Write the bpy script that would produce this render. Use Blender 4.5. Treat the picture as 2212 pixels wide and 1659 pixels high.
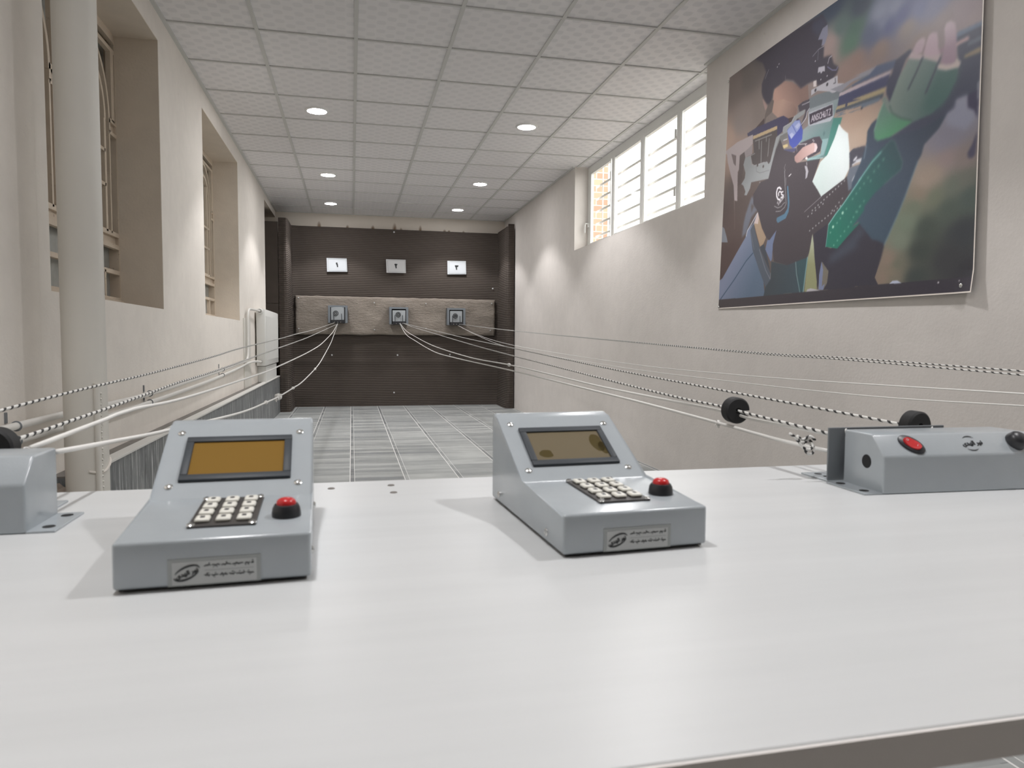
import bpy, bmesh, math, random
import numpy as np
from mathutils import Vector, Matrix, noise

scene = bpy.context.scene
for o in list(bpy.data.objects):
    bpy.data.objects.remove(o, do_unlink=True)
COL = scene.collection
PI = math.pi

# ------------------------------------------------------------------ camera
CAM_Z = 1.03
YAW, PITCH, ROLL, FPX = 0.2220672, -0.0610377, 0.0064946, 1533.7
def camera_axes():
    cy, sy, cp, sp = math.cos(YAW), math.sin(YAW), math.cos(PITCH), math.sin(PITCH)
    f = Vector((sy*cp, cy*cp, sp)); r = Vector((cy, -sy, 0)); u = r.cross(f)
    cr, sr = math.cos(ROLL), math.sin(ROLL)
    return cr*r + sr*u, -sr*r + cr*u, f
r_, u_, f_ = camera_axes()
cam = bpy.data.cameras.new('camera'); camo = bpy.data.objects.new('camera', cam); COL.objects.link(camo)
camo.matrix_world = Matrix(((r_.x, u_.x, -f_.x, 0), (r_.y, u_.y, -f_.y, 0), (r_.z, u_.z, -f_.z, CAM_Z), (0, 0, 0, 1)))
cam.sensor_fit = 'HORIZONTAL'; cam.sensor_width = 36.0; cam.lens = FPX/2212*36.0
cam.clip_start = 0.02; cam.clip_end = 200
cam.dof.use_dof = True; cam.dof.focus_distance = 6.5; cam.dof.aperture_fstop = 11.0
scene.camera = camo

# ------------------------------------------------------------------ world, exposure
SKY_STRENGTH = 4.2
SPOT_W, DISC_E, NEAR_E = 32.0, 75.0, 130.0
world = bpy.data.worlds.new('sky'); scene.world = world; world.use_nodes = True
bgn = world.node_tree.nodes['Background']
bgn.inputs[0].default_value = (1.0, 0.99, 0.985, 1); bgn.inputs[1].default_value = SKY_STRENGTH
vs = scene.view_settings
scene.display_settings.display_device = 'sRGB'
vs.view_transform = 'Standard'; vs.look = 'None'; vs.gamma = 1.0; vs.use_curve_mapping = False
vs.exposure = 0.62
cy_ = scene.cycles
cy_.use_denoising = True
cy_.max_bounces = 10; cy_.diffuse_bounces = 6; cy_.glossy_bounces = 4; cy_.transparent_max_bounces = 12
cy_.sample_clamp_indirect = 6.0; cy_.caustics_reflective = False; cy_.caustics_refractive = False

# ------------------------------------------------------------------ helpers
def s2l(c):
    return tuple((v/255/12.92 if v <= 10.3 else ((v/255+0.055)/1.055)**2.4) for v in c)

class MB:
    """collects shapes for one mesh object"""
    def __init__(s): s.bm = bmesh.new(); s.mi = 0
    def _face(s, vs_):
        try:
            f = s.bm.faces.new(vs_); f.material_index = s.mi; return f
        except ValueError:
            return None
    def quad(s, a, b, c, d): return s._face([s.bm.verts.new(p) for p in (a, b, c, d)])
    def poly(s, pts): return s._face([s.bm.verts.new(p) for p in pts])
    def box(s, x0, x1, y0, y1, z0, z1, bevel=0, seg=2):
        v = [s.bm.verts.new((x, y, z)) for x in (x0, x1) for y in (y0, y1) for z in (z0, z1)]
        fs = [s._face([v[i] for i in q]) for q in ((0,1,3,2),(4,6,7,5),(0,4,5,1),(2,3,7,6),(0,2,6,4),(1,5,7,3))]
        if bevel:
            es = list({e for f in fs for e in f.edges})
            r = bmesh.ops.bevel(s.bm, geom=es, offset=bevel, segments=seg, affect='EDGES', profile=0.5)
            for f in r['faces']: f.material_index = s.mi
        return s
    def prism(s, pts, axis, a, b, bevel=0, seg=2):
        """pts: 2D outline; axis 'x': pts are (y,z), 'y': (x,z), 'z': (x,y); extruded from a to b"""
        def P(p, t): return {'x': (t, p[0], p[1]), 'y': (p[0], t, p[1]), 'z': (p[0], p[1], t)}[axis]
        A = [s.bm.verts.new(P(p, a)) for p in pts]; B = [s.bm.verts.new(P(p, b)) for p in pts]
        fs = [s._face(A), s._face(B[::-1])]
        n = len(pts)
        for i in range(n): fs.append(s._face([A[i], B[i], B[(i+1) % n], A[(i+1) % n]]))
        if bevel:
            es = list({e for f in fs if f for e in f.edges})
            r = bmesh.ops.bevel(s.bm, geom=es, offset=bevel, segments=seg, affect='EDGES', profile=0.5)
            for f in r['faces']: f.material_index = s.mi
        return s
    def lathe(s, prof, n=32, mat=None):
        """prof: (r,z) pairs revolved about z, then placed by mat"""
        mat = mat or Matrix()
        rings = []
        for r, z in prof:
            if r < 1e-6: rings.append([s.bm.verts.new(mat @ Vector((0, 0, z)))])
            else: rings.append([s.bm.verts.new(mat @ Vector((r*math.cos(2*PI*i/n), r*math.sin(2*PI*i/n), z))) for i in range(n)])
        for A, B in zip(rings, rings[1:]):
            for i in range(n):
                j = (i+1) % n
                if len(A) == 1 and len(B) == 1: continue
                if len(A) == 1: s._face([A[0], B[i], B[j]])
                elif len(B) == 1: s._face([A[i], A[j], B[0]])
                else: s._face([A[i], A[j], B[j], B[i]])
        return s
    def tube(s, pts, r, n=10, cap=True, flat=None):
        pts = [Vector(p) for p in pts]; rings = []; up = None
        for i, p in enumerate(pts):
            t = (pts[min(i+1, len(pts)-1)] - pts[max(i-1, 0)]).normalized()
            if up is None:
                up = Vector((0, 0, 1)) if abs(t.z) < 0.95 else Vector((1, 0, 0))
            a = (up - t*up.dot(t)).normalized(); b = t.cross(a); up = a
            rr = r[i] if isinstance(r, (list, tuple)) else r
            rings.append([s.bm.verts.new(p + a*rr*math.cos(2*PI*k/n) + b*rr*math.sin(2*PI*k/n)) for k in range(n)])
        for A, B in zip(rings, rings[1:]):
            for k in range(n): s._face([A[k], A[(k+1) % n], B[(k+1) % n], B[k]])
        if cap: s._face(rings[0][::-1]); s._face(rings[-1])
        return s
    def bar(s, a, b, w, d, nrm):
        """rectangular bar from a to b; w across in-plane, d along nrm (from the a-b line outwards)"""
        a, b, nrm = Vector(a), Vector(b), Vector(nrm).normalized()
        t = (b-a).normalized(); q = t.cross(nrm).normalized()*w/2
        A = [s.bm.verts.new(p) for p in (a-q, a+q, a+q+nrm*d, a-q+nrm*d)]
        B = [s.bm.verts.new(p) for p in (b-q, b+q, b+q+nrm*d, b-q+nrm*d)]
        s._face(A); s._face(B[::-1])
        for i in range(4): s._face([A[i], B[i], B[(i+1) % 4], A[(i+1) % 4]])
        return s
    def grid(s, fn, nu, nv):
        V = [[s.bm.verts.new(fn(i/nu, j/nv)) for i in range(nu+1)] for j in range(nv+1)]
        for j in range(nv):
            for i in range(nu): s._face([V[j][i], V[j][i+1], V[j+1][i+1], V[j+1][i]])
        return s

PMAT = {}                     # placement of every thing's Empty
def obj(name, mb, mats, parent=None, smooth=False, kind=None, local=False, normals=True):
    """links what mb holds as ONE mesh object; points are world unless local=True"""
    bm = mb.bm
    if parent is not None and not local: bm.transform(PMAT[parent.name].inverted())
    if normals: bmesh.ops.recalc_face_normals(bm, faces=bm.faces)
    me = bpy.data.meshes.new(name); bm.to_mesh(me); bm.free()
    for m in (mats if isinstance(mats, (list, tuple)) else [mats]): me.materials.append(m)
    if smooth:
        me.shade_smooth()
        if smooth != 'all':
            try: me.set_sharp_from_angle(angle=math.radians(smooth if smooth is not True else 40))
            except Exception: pass
    o = bpy.data.objects.new(name, me); COL.objects.link(o)
    if parent is not None:
        o.parent = parent; PMAT[o.name] = PMAT[parent.name]
    else: PMAT[o.name] = Matrix()
    if kind: o['kind'] = kind
    return o
def tag(o, label, cat, group=None):
    o['label'] = label; o['category'] = cat
    if group: o['group'] = group
    return o
def thing(name, label, cat, loc=(0, 0, 0), rotz=0, group=None):
    o = bpy.data.objects.new(name, None); COL.objects.link(o)
    o.location = loc; o.rotation_euler = (0, 0, rotz); o.empty_display_size = 0.05
    PMAT[o.name] = Matrix.Translation(loc) @ Matrix.Rotation(rotz, 4, 'Z')
    return tag(o, label, cat, group)
def copy_thing(root, loc, rotz, label, group=None):
    r = root.copy(); COL.objects.link(r); r.location = loc; r.rotation_euler = (0, 0, rotz)
    PMAT[r.name] = Matrix.Translation(loc) @ Matrix.Rotation(rotz, 4, 'Z')
    r['label'] = label
    if group: r['group'] = group
    def rec(src, dst):
        for ch in list(src.children):
            c = ch.copy(); COL.objects.link(c); c.parent = dst
            rec(ch, c)
    rec(root, r)
    return r
def smooth_path(pts, step=0.05):
    """Catmull-Rom through pts"""
    P = [Vector(p) for p in pts]; P = [2*P[0]-P[1]] + P + [2*P[-1]-P[-2]]; out = []
    for i in range(1, len(P)-2):
        n = max(2, int((P[i+1]-P[i]).length/step))
        for k in range(n):
            t = k/n
            out.append(0.5*((2*P[i]) + (P[i+1]-P[i-1])*t + (2*P[i-1]-5*P[i]+4*P[i+1]-P[i+2])*t*t + (3*P[i]-P[i-1]-3*P[i+1]+P[i+2])*t**3))
    out.append(P[-2]); return out

# ------------------------------------------------------------------ materials
class NT:
    def __init__(s, name):
        s.m = bpy.data.materials.new(name); s.m.use_nodes = True
        s.n = s.m.node_tree.nodes; s.l = s.m.node_tree.links; s.b = s.n['Principled BSDF']
    def new(s, t, **kw):
        n = s.n.new(t)
        for k, v in kw.items(): setattr(n, k, v)
        return n
    def math(s, op, a, b=None, c=None, clamp=False):
        n = s.n.new('ShaderNodeMath'); n.operation = op; n.use_clamp = clamp
        for i, v in enumerate((a, b, c)):
            if v is None: continue
            if isinstance(v, (int, float)): n.inputs[i].default_value = v
            else: s.l.new(v, n.inputs[i])
        return n.outputs[0]
    def mix(s, f, a, b):
        n = s.n.new('ShaderNodeMix'); n.data_type = 'RGBA'
        for sock, v in ((n.inputs[0], f), (n.inputs[6], a), (n.inputs[7], b)):
            if isinstance(v, (int, float)): sock.default_value = v
            elif isinstance(v, tuple): sock.default_value = (*v[:3], 1)
            else: s.l.new(v, sock)
        return n.outputs[2]
    def xyz(s, space='Object'):
        tc = s.new('ShaderNodeTexCoord'); sp = s.new('ShaderNodeSeparateXYZ'); s.l.new(tc.outputs[space], sp.inputs[0])
        return tc.outputs[space], sp.outputs[0], sp.outputs[1], sp.outputs[2]
    def pos(s):
        g = s.new('ShaderNodeNewGeometry'); sp = s.new('ShaderNodeSeparateXYZ'); s.l.new(g.outputs['Position'], sp.inputs[0])
        return g.outputs['Position'], sp.outputs[0], sp.outputs[1], sp.outputs[2]
    def noise(s, vec, scale, detail=3, rough=0.5, sc=None):
        if sc:
            mp = s.new('ShaderNodeMapping'); mp.inputs['Scale'].default_value = sc; s.l.new(vec, mp.inputs[0]); vec = mp.outputs[0]
        n = s.new('ShaderNodeTexNoise'); n.inputs['Scale'].default_value = scale; n.inputs['Detail'].default_value = detail
        n.inputs['Roughness'].default_value = rough; s.l.new(vec, n.inputs['Vector']); return n.outputs[0]
    def ramp(s, f, lo, hi):
        n = s.new('ShaderNodeMapRange'); n.interpolation_type = 'SMOOTHSTEP'; s.l.new(f, n.inputs[0])
        n.inputs[1].default_value = lo; n.inputs[2].default_value = hi; return n.outputs[0]
    def bump(s, h, strength, dist=0.01):
        n = s.new('ShaderNodeBump'); n.inputs['Strength'].default_value = strength; n.inputs['Distance'].default_value = dist
        s.l.new(h, n.inputs['Height']); s.l.new(n.outputs[0], s.b.inputs['Normal'])
    def set(s, color=None, rough=None, metal=None, spec=None):
        if color is not None:
            if isinstance(color, tuple): s.b.inputs['Base Color'].default_value = (*color[:3], 1)
            else: s.l.new(color, s.b.inputs['Base Color'])
        if rough is not None:
            if isinstance(rough, (int, float)): s.b.inputs['Roughness'].default_value = rough
            else: s.l.new(rough, s.b.inputs['Roughness'])
        if metal is not None: s.b.inputs['Metallic'].default_value = metal
        if spec is not None: s.b.inputs['Specular IOR Level'].default_value = spec
        return s.m
def plain(name, color, rough=0.5, metal=0.0, spec=0.5, var=0.0, scale=30, bump=0.0):
    t = NT(name)
    v, x, y, z = t.xyz()
    if var:
        n = t.noise(v, scale); c2 = tuple(max(0, c*(1-var)) for c in color); c1 = tuple(min(1, c*(1+var)) for c in color)
        t.set(t.mix(n, c2, c1), rough, metal, spec)
    else: t.set(color, rough, metal, spec)
    if bump: t.bump(t.noise(v, scale*4), bump, 0.002)
    return t.m

def mat_plaster(name, c, var=0.05):
    t = NT(name); p, x, y, z = t.pos()
    n1 = t.noise(p, 1.3, 4); n2 = t.noise(p, 9, 5, 0.6); n3 = t.noise(p, 70, 3)
    f = t.math('ADD', t.math('MULTIPLY', n1, .6), t.math('MULTIPLY', n2, .4))
    col = t.mix(t.ramp(f, .3, .7), tuple(v*(1-var) for v in c), tuple(min(1, v*(1+var)) for v in c))
    spots = t.ramp(t.noise(p, 17, 2), .76, .80)
    col = t.mix(t.math('MULTIPLY', spots, .25), col, (.42, .36, .30))
    t.set(col, .85, spec=.2); t.bump(t.math('ADD', n3, t.math('MULTIPLY', n2, 1.5)), .25, .004)
    return t.m
M = {}
M['wall'] = mat_plaster('painted_plaster', (.69, .65, .615))
M['wall_left'] = mat_plaster('painted_plaster_left', (.78, .735, .68))
M['wall_reveal'] = mat_plaster('bounce_tinted_reveal_plaster', (.70, .625, .53))  # wall plaster in the reveals, warm bounce light put into its colour
def mat_backwall():
    t = NT('stained_plaster'); p, x, y, z = t.pos()
    acc = None
    for sx, w, hgt in ((-.47, .035, .10), (-.05, .03, .06), (.33, .035, .07), (.66, .04, .12), (.76, .025, .05), (1.06, .03, .10), (1.44, .03, .05), (1.51, .03, .04), (1.74, .025, .04)):
        dx = t.math('DIVIDE', t.math('SUBTRACT', x, sx), w)
        dz = t.math('DIVIDE', t.math('SUBTRACT', z, 2.725), hgt)
        g = t.math('SUBTRACT', 1.0, t.math('ADD', t.math('MULTIPLY', dx, dx), t.math('MULTIPLY', dz, dz)), clamp=True)
        acc = g if acc is None else t.math('MAXIMUM', acc, g)
    n = t.noise(p, 14, 4, sc=(2.2, 1, .8))
    f = t.math('MULTIPLY', acc, t.math('ADD', n, .45), clamp=True)
    base = t.mix(t.noise(p, 3, 4), (.66, .60, .53), (.74, .69, .62))
    t.set(t.mix(f, base, (.22, .14, .085)), .9, spec=.2); return t.m
M['wall_back'] = mat_backwall()

def mat_ceiling():
    t = NT('vinyl_ceiling_tile'); p, x, y, z = t.pos()
    c = .06
    u = t.math('DIVIDE', t.math('SUBTRACT', x, .04), c); v = t.math('DIVIDE', t.math('SUBTRACT', y, 4.156), c)
    fu = t.math('SUBTRACT', t.math('FRACT', u), .5); fv = t.math('SUBTRACT', t.math('FRACT', v), .5)
    par = t.math('MODULO', t.math('ADD', t.math('ADD', t.math('FLOOR', u), t.math('FLOOR', v)), 400), 2)
    d = t.math('POWER', t.math('ADD', t.math('POWER', t.math('ABSOLUTE', fu), 3.0), t.math('POWER', t.math('ABSOLUTE', fv), 3.0)), .3333)
    blob = t.math('SUBTRACT', 1.0, t.ramp(d, .38, .52))
    f = t.math('MULTIPLY', blob, par)
    col = t.mix(f, (.82, .805, .81), (.755, .745, .752))
    # each panel a touch different
    wn = t.new('ShaderNodeTexWhiteNoise'); wn.noise_dimensions = '2D'
    cb = t.new('ShaderNodeCombineXYZ')
    t.l.new(t.math('FLOOR', t.math('DIVIDE', t.math('SUBTRACT', x, .04), .6)), cb.inputs[0]); t.l.new(t.math('FLOOR', t.math('DIVIDE', t.math('SUBTRACT', y, 4.156), .6)), cb.inputs[1])
    t.l.new(cb.outputs[0], wn.inputs['Vector'])
    col = t.mix(t.math('MULTIPLY', wn.outputs[0], .10), col, (.62, .60, .60))
    t.set(col, t.math('ADD', .42, t.math('MULTIPLY', f, .2)), spec=.4); return t.m
M['ceiling'] = mat_ceiling()
M['ceiling_grid'] = plain('grey_ceiling_grid', (.60, .60, .58), .45)

def mat_floor():
    t = NT('grey_plank_print_tile'); p, x, y, z = t.pos()
    W = .3985
    u = t.math('DIVIDE', t.math('ADD', x, .421), W); iu = t.math('FLOOR', u); fu = t.math('MULTIPLY', t.math('FRACT', u), W)
    v = t.math('DIVIDE', t.math('ADD', y, t.math('MULTIPLY', iu, .031)), .1); iv = t.math('FLOOR', v); fv = t.math('MULTIPLY', t.math('FRACT', v), .1)
    wn = t.new('ShaderNodeTexWhiteNoise'); wn.noise_dimensions = '2D'; cb = t.new('ShaderNodeCombineXYZ')
    t.l.new(iu, cb.inputs[0]); t.l.new(iv, cb.inputs[1]); t.l.new(cb.outputs[0], wn.inputs['Vector'])
    r = wn.outputs[0]
    n = t.noise(p, 3.2, 5, .55, sc=(1, 3.2, 1)); n2 = t.noise(p, 2.2, 4)
    f = t.math('ADD', t.math('MULTIPLY', r, .42), t.math('ADD', t.math('MULTIPLY', n, .75), t.math('MULTIPLY', n2, .35)))
    col = t.mix(t.ramp(f, .35, 1.25), (.27, .285, .285), (.53, .545, .53))
    dark = t.ramp(r, .93, .95)
    col = t.mix(t.math('MULTIPLY', dark, .75), col, (.20, .215, .225))
    # strip of small mosaic pieces beside the joint
    m = t.math('MULTIPLY', t.math('LESS_THAN', fu, .034), t.math('GREATER_THAN', fu, .006))
    wn2 = t.new('ShaderNodeTexWhiteNoise'); wn2.noise_dimensions = '2D'; cb2 = t.new('ShaderNodeCombineXYZ')
    t.l.new(iu, cb2.inputs[0]); t.l.new(t.math('FLOOR', t.math('MULTIPLY', y, 4.0)), cb2.inputs[1]); t.l.new(cb2.outputs[0], wn2.inputs['Vector'])
    col = t.mix(t.math('MULTIPLY', m, t.math('MULTIPLY', wn2.outputs[0], .8)), col, (.15, .16, .165))
    line = t.math('MULTIPLY', t.math('GREATER_THAN', fu, .034), t.math('LESS_THAN', fu, .039))
    col = t.mix(t.math('MULTIPLY', line, .75), col, (.72, .73, .71))
    g1 = t.math('LESS_THAN', fu, .007); col = t.mix(g1, col, (.78, .78, .76))
    lv = t.math('MULTIPLY', t.math('LESS_THAN', fv, .005), t.math('GREATER_THAN', t.noise(p, 3, 2), .54)); col = t.mix(t.math('MULTIPLY', lv, .5), col, (.15, .16, .16))
    tv = t.math('LESS_THAN', t.math('MULTIPLY', t.math('FRACT', t.math('DIVIDE', y, W)), W), .005); col = t.mix(t.math('MULTIPLY', tv, .6), col, (.70, .71, .69))
    t.set(col, .42, spec=.35); return t.m
M['floor'] = mat_floor()

def mat_dado():
    t = NT('grey_streaked_tile'); p, x, y, z = t.pos()
    n = t.noise(p, 4, 6, .65, sc=(1, 7, .5)); n2 = t.noise(p, 60, 3, .7, sc=(1, 1, .12)); n3 = t.noise(p, 2, 3)
    f = t.math('ADD', t.math('MULTIPLY', n, .6), t.math('ADD', t.math('MULTIPLY', n2, .35), t.math('MULTIPLY', n3, .2)))
    col = t.mix(t.ramp(f, .40, .75), (.085, .09, .095), (.26, .27, .27))
    st = t.ramp(t.noise(p, 9, 5, .7, sc=(1, 6, .25)), .55, .64); col = t.mix(t.math('MULTIPLY', st, .8), col, (.66, .67, .66))
    j = t.math('LESS_THAN', t.math('FRACT', t.math('DIVIDE', y, .40)), .013); col = t.mix(t.math('MULTIPLY', j, .6), col, (.60, .60, .58))
    t.set(col, .5, spec=.3); return t.m
M['dado'] = mat_dado()
M['marble'] = plain('pale_ledge_stone', (.68, .67, .64), .5, var=.06, scale=6)
M['ledge_dark'] = plain('bare_mortar', (.20, .185, .17), .9, var=.25, scale=14)
M['rough'] = plain('broken_mortar', (.30, .25, .21), .95, var=.4, scale=22, bump=.6)

def mat_cloth():
    t = NT('brown_ribbed_felt'); p, x, y, z = t.pos()
    w = t.math('SINE', t.math('MULTIPLY', z, 2*PI/.027))
    n = t.noise(p, 90, 3); n2 = t.noise(p, 3, 4)
    f = t.math('ADD', t.math('MULTIPLY', w, .5), .5)
    col = t.mix(f, (.074, .061, .053), (.106, .089, .078))
    col = t.mix(t.math('MULTIPLY', n2, .35), col, (.078, .065, .055))
    t.set(col, .9, spec=.15); t.bump(t.math('ADD', t.math('MULTIPLY', w, .8), t.math('MULTIPLY', n, .4)), .5, .006); return t.m
M['cloth'] = mat_cloth()
M['cloth_flat'] = plain('brown_board', (.085, .069, .058), .85, var=.12, scale=9)
def mat_felt():
    t = NT('beige_fibre_matting'); p, x, y, z = t.pos()
    n = t.noise(p, 26, 6, .65, sc=(.6, 1, 1.6)); n2 = t.noise(p, 5, 3)
    col = t.mix(t.math('ADD', t.math('MULTIPLY', n, .75), t.math('MULTIPLY', n2, .3)), (.22, .19, .16), (.385, .34, .295))
    t.set(col, .95, spec=.1); t.bump(n, .9, .02); return t.m
M['felt'] = mat_felt()

def mat_table():
    t = NT('white_woodgrain_laminate'); p, x, y, z = t.pos()
    n = t.noise(p, 7, 5, .6, sc=(.22, 3.2, 1)); n2 = t.noise(p, 1.2, 3)
    f = t.math('ADD', t.math('MULTIPLY', n, .7), t.math('MULTIPLY', n2, .3))
    col = t.mix(t.ramp(f, .3, .7), (.60, .612, .615), (.645, .657, .66))
    t.set(col, .34, spec=.45); return t.m
M['table'] = mat_table()
M['table_edge'] = plain('table_edge_band', (.86, .82, .79), .5, var=.05, scale=5)

def mat_hammer(name, c, rough=.36):
    t = NT(name); v, x, y, z = t.xyz()
    n = t.noise(v, 420, 2); n2 = t.noise(v, 40, 3)
    col = t.mix(n2, tuple(k*.96 for k in c), tuple(k*1.04 for k in c)); t.set(col, rough, .0, .85)
    t.bump(n, .12, .0008); return t.m
M['grey_paint'] = mat_hammer('grey_powder_coat', (.385, .42, .445), .22)
M['grey_dark'] = mat_hammer('dark_grey_powder_coat', (.17, .185, .20), .5)
M['black_plastic'] = plain('black_plastic', (.022, .023, .027), .38)
M['black_rubber'] = plain('black_rubber', (.016, .016, .017), .65)
M['bezel'] = plain('charcoal_bezel', (.045, .052, .060), .5, spec=.3)
M['steel'] = plain('zinc_plated_steel', (.72, .72, .70), .22, 1.0)
def mat_amber():
    t = NT('lit_amber_display'); t.set((.17, .095, .014), .6, spec=.12)
    t.b.inputs['Emission Color'].default_value = (.60, .30, .035, 1); t.b.inputs['Emission Strength'].default_value = .055; return t.m
M['amber'] = mat_amber()
def mat_screen():
    t = NT('olive_display'); v, x, y, z = t.xyz()
    t.set((.165, .135, .085), .18, spec=.5); return t.m  # base colour carries the dusty reflection haze over the display
M['olive'] = mat_screen()
M['smudge'] = plain('display_haze_gap', (.075, .055, .015), .18)  # darker spots where the painted reflection haze is absent
M['red'] = plain('red_button_plastic', (.55, .022, .025), .25)
M['key'] = plain('ivory_key', (.78, .77, .70), .4)
M['key_ink'] = plain('key_print', (.05, .05, .055), .5)
M['keypad'] = plain('keypad_brown_black', (.050, .046, .044), .45)
M['label'] = plain('silver_label', (.50, .515, .51), .4)
M['label_rim'] = plain('label_rim', (.36, .38, .375), .4)
M['ink'] = plain('dark_ink', (.025, .027, .03), .5)
M['hole'] = plain('dark_hole', (.012, .012, .013), .8)
M['white_cord'] = plain('white_cord', (.80, .79, .76), .7)
def mat_braid():
    t = NT('black_white_braided_cord')
    a = t.new('ShaderNodeAttribute'); a.attribute_name = 'run'
    b = t.new('ShaderNodeAttribute'); b.attribute_name = 'ang'
    ph = t.math('FRACT', t.math('ADD', t.math('DIVIDE', a.outputs['Fac'], .024), b.outputs['Fac']))
    t.set(t.mix(t.math('LESS_THAN', ph, .36), (.74, .73, .70), (.03, .03, .03)), .7); return t.m
M['braid'] = mat_braid()
M['white_paint'] = plain('white_metal_paint', (.76, .76, .735), .45, var=.03, scale=4)
M['cream_paint'] = plain('cream_pipe_paint', (.66, .64, .59), .5, var=.06, scale=5)
M['pipe_white'] = plain('white_pipe_paint', (.77, .755, .72), .4)
def mat_oldpaint():
    t = NT('old_beige_window_paint'); p, x, y, z = t.pos()
    col = t.mix(t.noise(p, 12, 4), (.52, .43, .34), (.66, .57, .46))
    rust = t.ramp(t.noise(p, 24, 6, .7), .60, .70)
    low = t.math('SUBTRACT', 1.0, t.ramp(z, 1.25, 1.95))
    col = t.mix(t.math('MULTIPLY', rust, t.math('ADD', .35, t.math('MULTIPLY', low, .6))), col, (.16, .085, .05))
    t.set(col, .55, spec=.3); return t.m
M['old_paint'] = mat_oldpaint()
def mat_frost():
    t = NT('frosted_grey_glass'); p, x, y, z = t.pos()
    t.set(t.mix(t.noise(p, 30, 5), (.28, .29, .27), (.42, .43, .41)), .32, spec=.5); t.bump(t.noise(p, 160, 2), .3, .002); return t.m
M['frost'] = mat_frost()
def mat_glass():
    t = NT('clear_window_glass')
    tr = t.new('ShaderNodeBsdfTransparent'); gl = t.new('ShaderNodeBsdfGlossy'); gl.inputs['Roughness'].default_value = .05
    mx = t.new('ShaderNodeMixShader'); mx.inputs[0].default_value = .05
    tr.inputs[0].default_value = (.96, .97, .96, 1)
    t.l.new(tr.outputs[0], mx.inputs[1]); t.l.new(gl.outputs[0], mx.inputs[2])
    t.l.new(mx.outputs[0], t.n['Material Output'].inputs[0]); return t.m
M['glass'] = mat_glass()
M['grille'] = plain('white_grille_paint', (.82, .79, .77), .5)
def mat_brick():
    t = NT('tan_brickwork'); p, x, y, z = t.pos()
    b = t.new('ShaderNodeTexBrick'); cb = t.new('ShaderNodeCombineXYZ'); t.l.new(x, cb.inputs[0]); t.l.new(z, cb.inputs[1]); t.l.new(cb.outputs[0], b.inputs['Vector'])
    b.inputs['Color1'].default_value = (.36, .235, .16, 1); b.inputs['Color2'].default_value = (.27, .155, .105, 1); b.inputs['Mortar'].default_value = (.38, .33, .29, 1)
    b.inputs['Scale'].default_value = 2.2; t.set(b.outputs[0], .9); return t.m
M['brick'] = mat_brick()
def emit(name, c, e):
    t = NT(name); em = t.new('ShaderNodeEmission'); em.inputs[0].default_value = (*c, 1); em.inputs[1].default_value = e
    t.l.new(em.outputs[0], t.n['Material Output'].inputs[0]); return t.m
M['lamp'] = emit('lit_lamp_disc', (1.0, .985, .99), DISC_E)
M['lamp_near'] = emit('bright_lamp_disc', (1.0, .985, .99), NEAR_E)
M['trim_white'] = plain('white_lamp_trim', (.80, .80, .79), .35)
M['paper'] = plain('white_paper', (.60, .63, .66), .7)
M['paper_shaded'] = plain('shaded_white_paper', (.62, .625, .63), .7)  # sign two's weaker light put into the paper colour; pins and nails share it
M['card'] = plain('grey_target_card', (.42, .45, .47), .6)
M['trap'] = mat_hammer('blue_grey_trap_paint', (.185, .21, .235), .5)

# ------------------------------------------------------------------ room shell
XL, XR, YB, YF, ZC = -1.10, 2.41, 11.27, -3.8, 2.939
def struct(name, mb, mats, parent=None, **kw):
    o = obj(name, mb, mats, parent, **kw)
    if parent is None: o['kind'] = 'structure'
    return o
m = MB(); m.box(-1.6, 2.64, YF-.3, YB+.3, -.12, 0); struct('floor', m, M['floor'])
m = MB(); m.box(-1.6, 2.66, YF-.3, YB+.3, ZC+.004, ZC+.14); ceiling = struct('ceiling', m, M['ceiling'])
m = MB()
for k in range(-1, 5): m.box(.04+.6*k-.012, .04+.6*k+.012, YF, YB, ZC-.004, ZC+.006)
for j in range(-15, 12): m.box(-1.10, 2.58, 4.156+.6*j-.009, 4.156+.6*j+.009, ZC-.0035, ZC+.006)
m.box(XL, XL+.024, YF, YB, ZC-.006, ZC+.006)
m.box(XR-.024, XR, YF, 4.615, ZC-.006, ZC+.006); m.box(XR-.024, XR, 7.59, YB, ZC-.006, ZC+.006); m.box(XL, XR, YB-.02, YB, ZC-.006, ZC+.006)
struct('ceiling_grid', m, M['ceiling_grid'], ceiling)

RECESS = [(3.0, 4.645, 1.205, 2.78), (5.90, 7.63, 1.215, 2.785), (9.87, 11.27, 1.2, 2.85)]
m = MB(); y = YF
for a, b, z0, z1 in RECESS:
    m.mi = 0; m.box(-1.47, XL, y, a, 0, ZC+.02); m.box(-1.47, XL, a, b, 0, z0); m.box(-1.47, XL, a, b, z1, ZC+.02); y = b
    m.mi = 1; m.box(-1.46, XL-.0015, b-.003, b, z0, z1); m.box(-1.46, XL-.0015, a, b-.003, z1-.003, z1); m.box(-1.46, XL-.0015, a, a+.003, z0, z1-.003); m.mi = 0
m.box(-1.62, -1.47, YF, YB, 0, ZC+.02)
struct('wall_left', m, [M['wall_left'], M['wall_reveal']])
m = MB(); WX = 2.612
m.box(XR, WX, YF, 4.615, 0, ZC+.02); m.box(XR, WX, 7.59, YB, 0, ZC+.02); m.box(XR, WX, 4.615, 7.59, 0, 2.03)
struct('wall_right', m, M['wall'])
m = MB(); m.box(-1.62, WX, YB, YB+.25, 0, ZC+.02); struct('wall_back', m, M['wall_back'])
m = MB(); m.box(-1.62, WX, YF-.25, YF, 0, ZC+.02); struct('wall_front', m, M['wall'])

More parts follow.
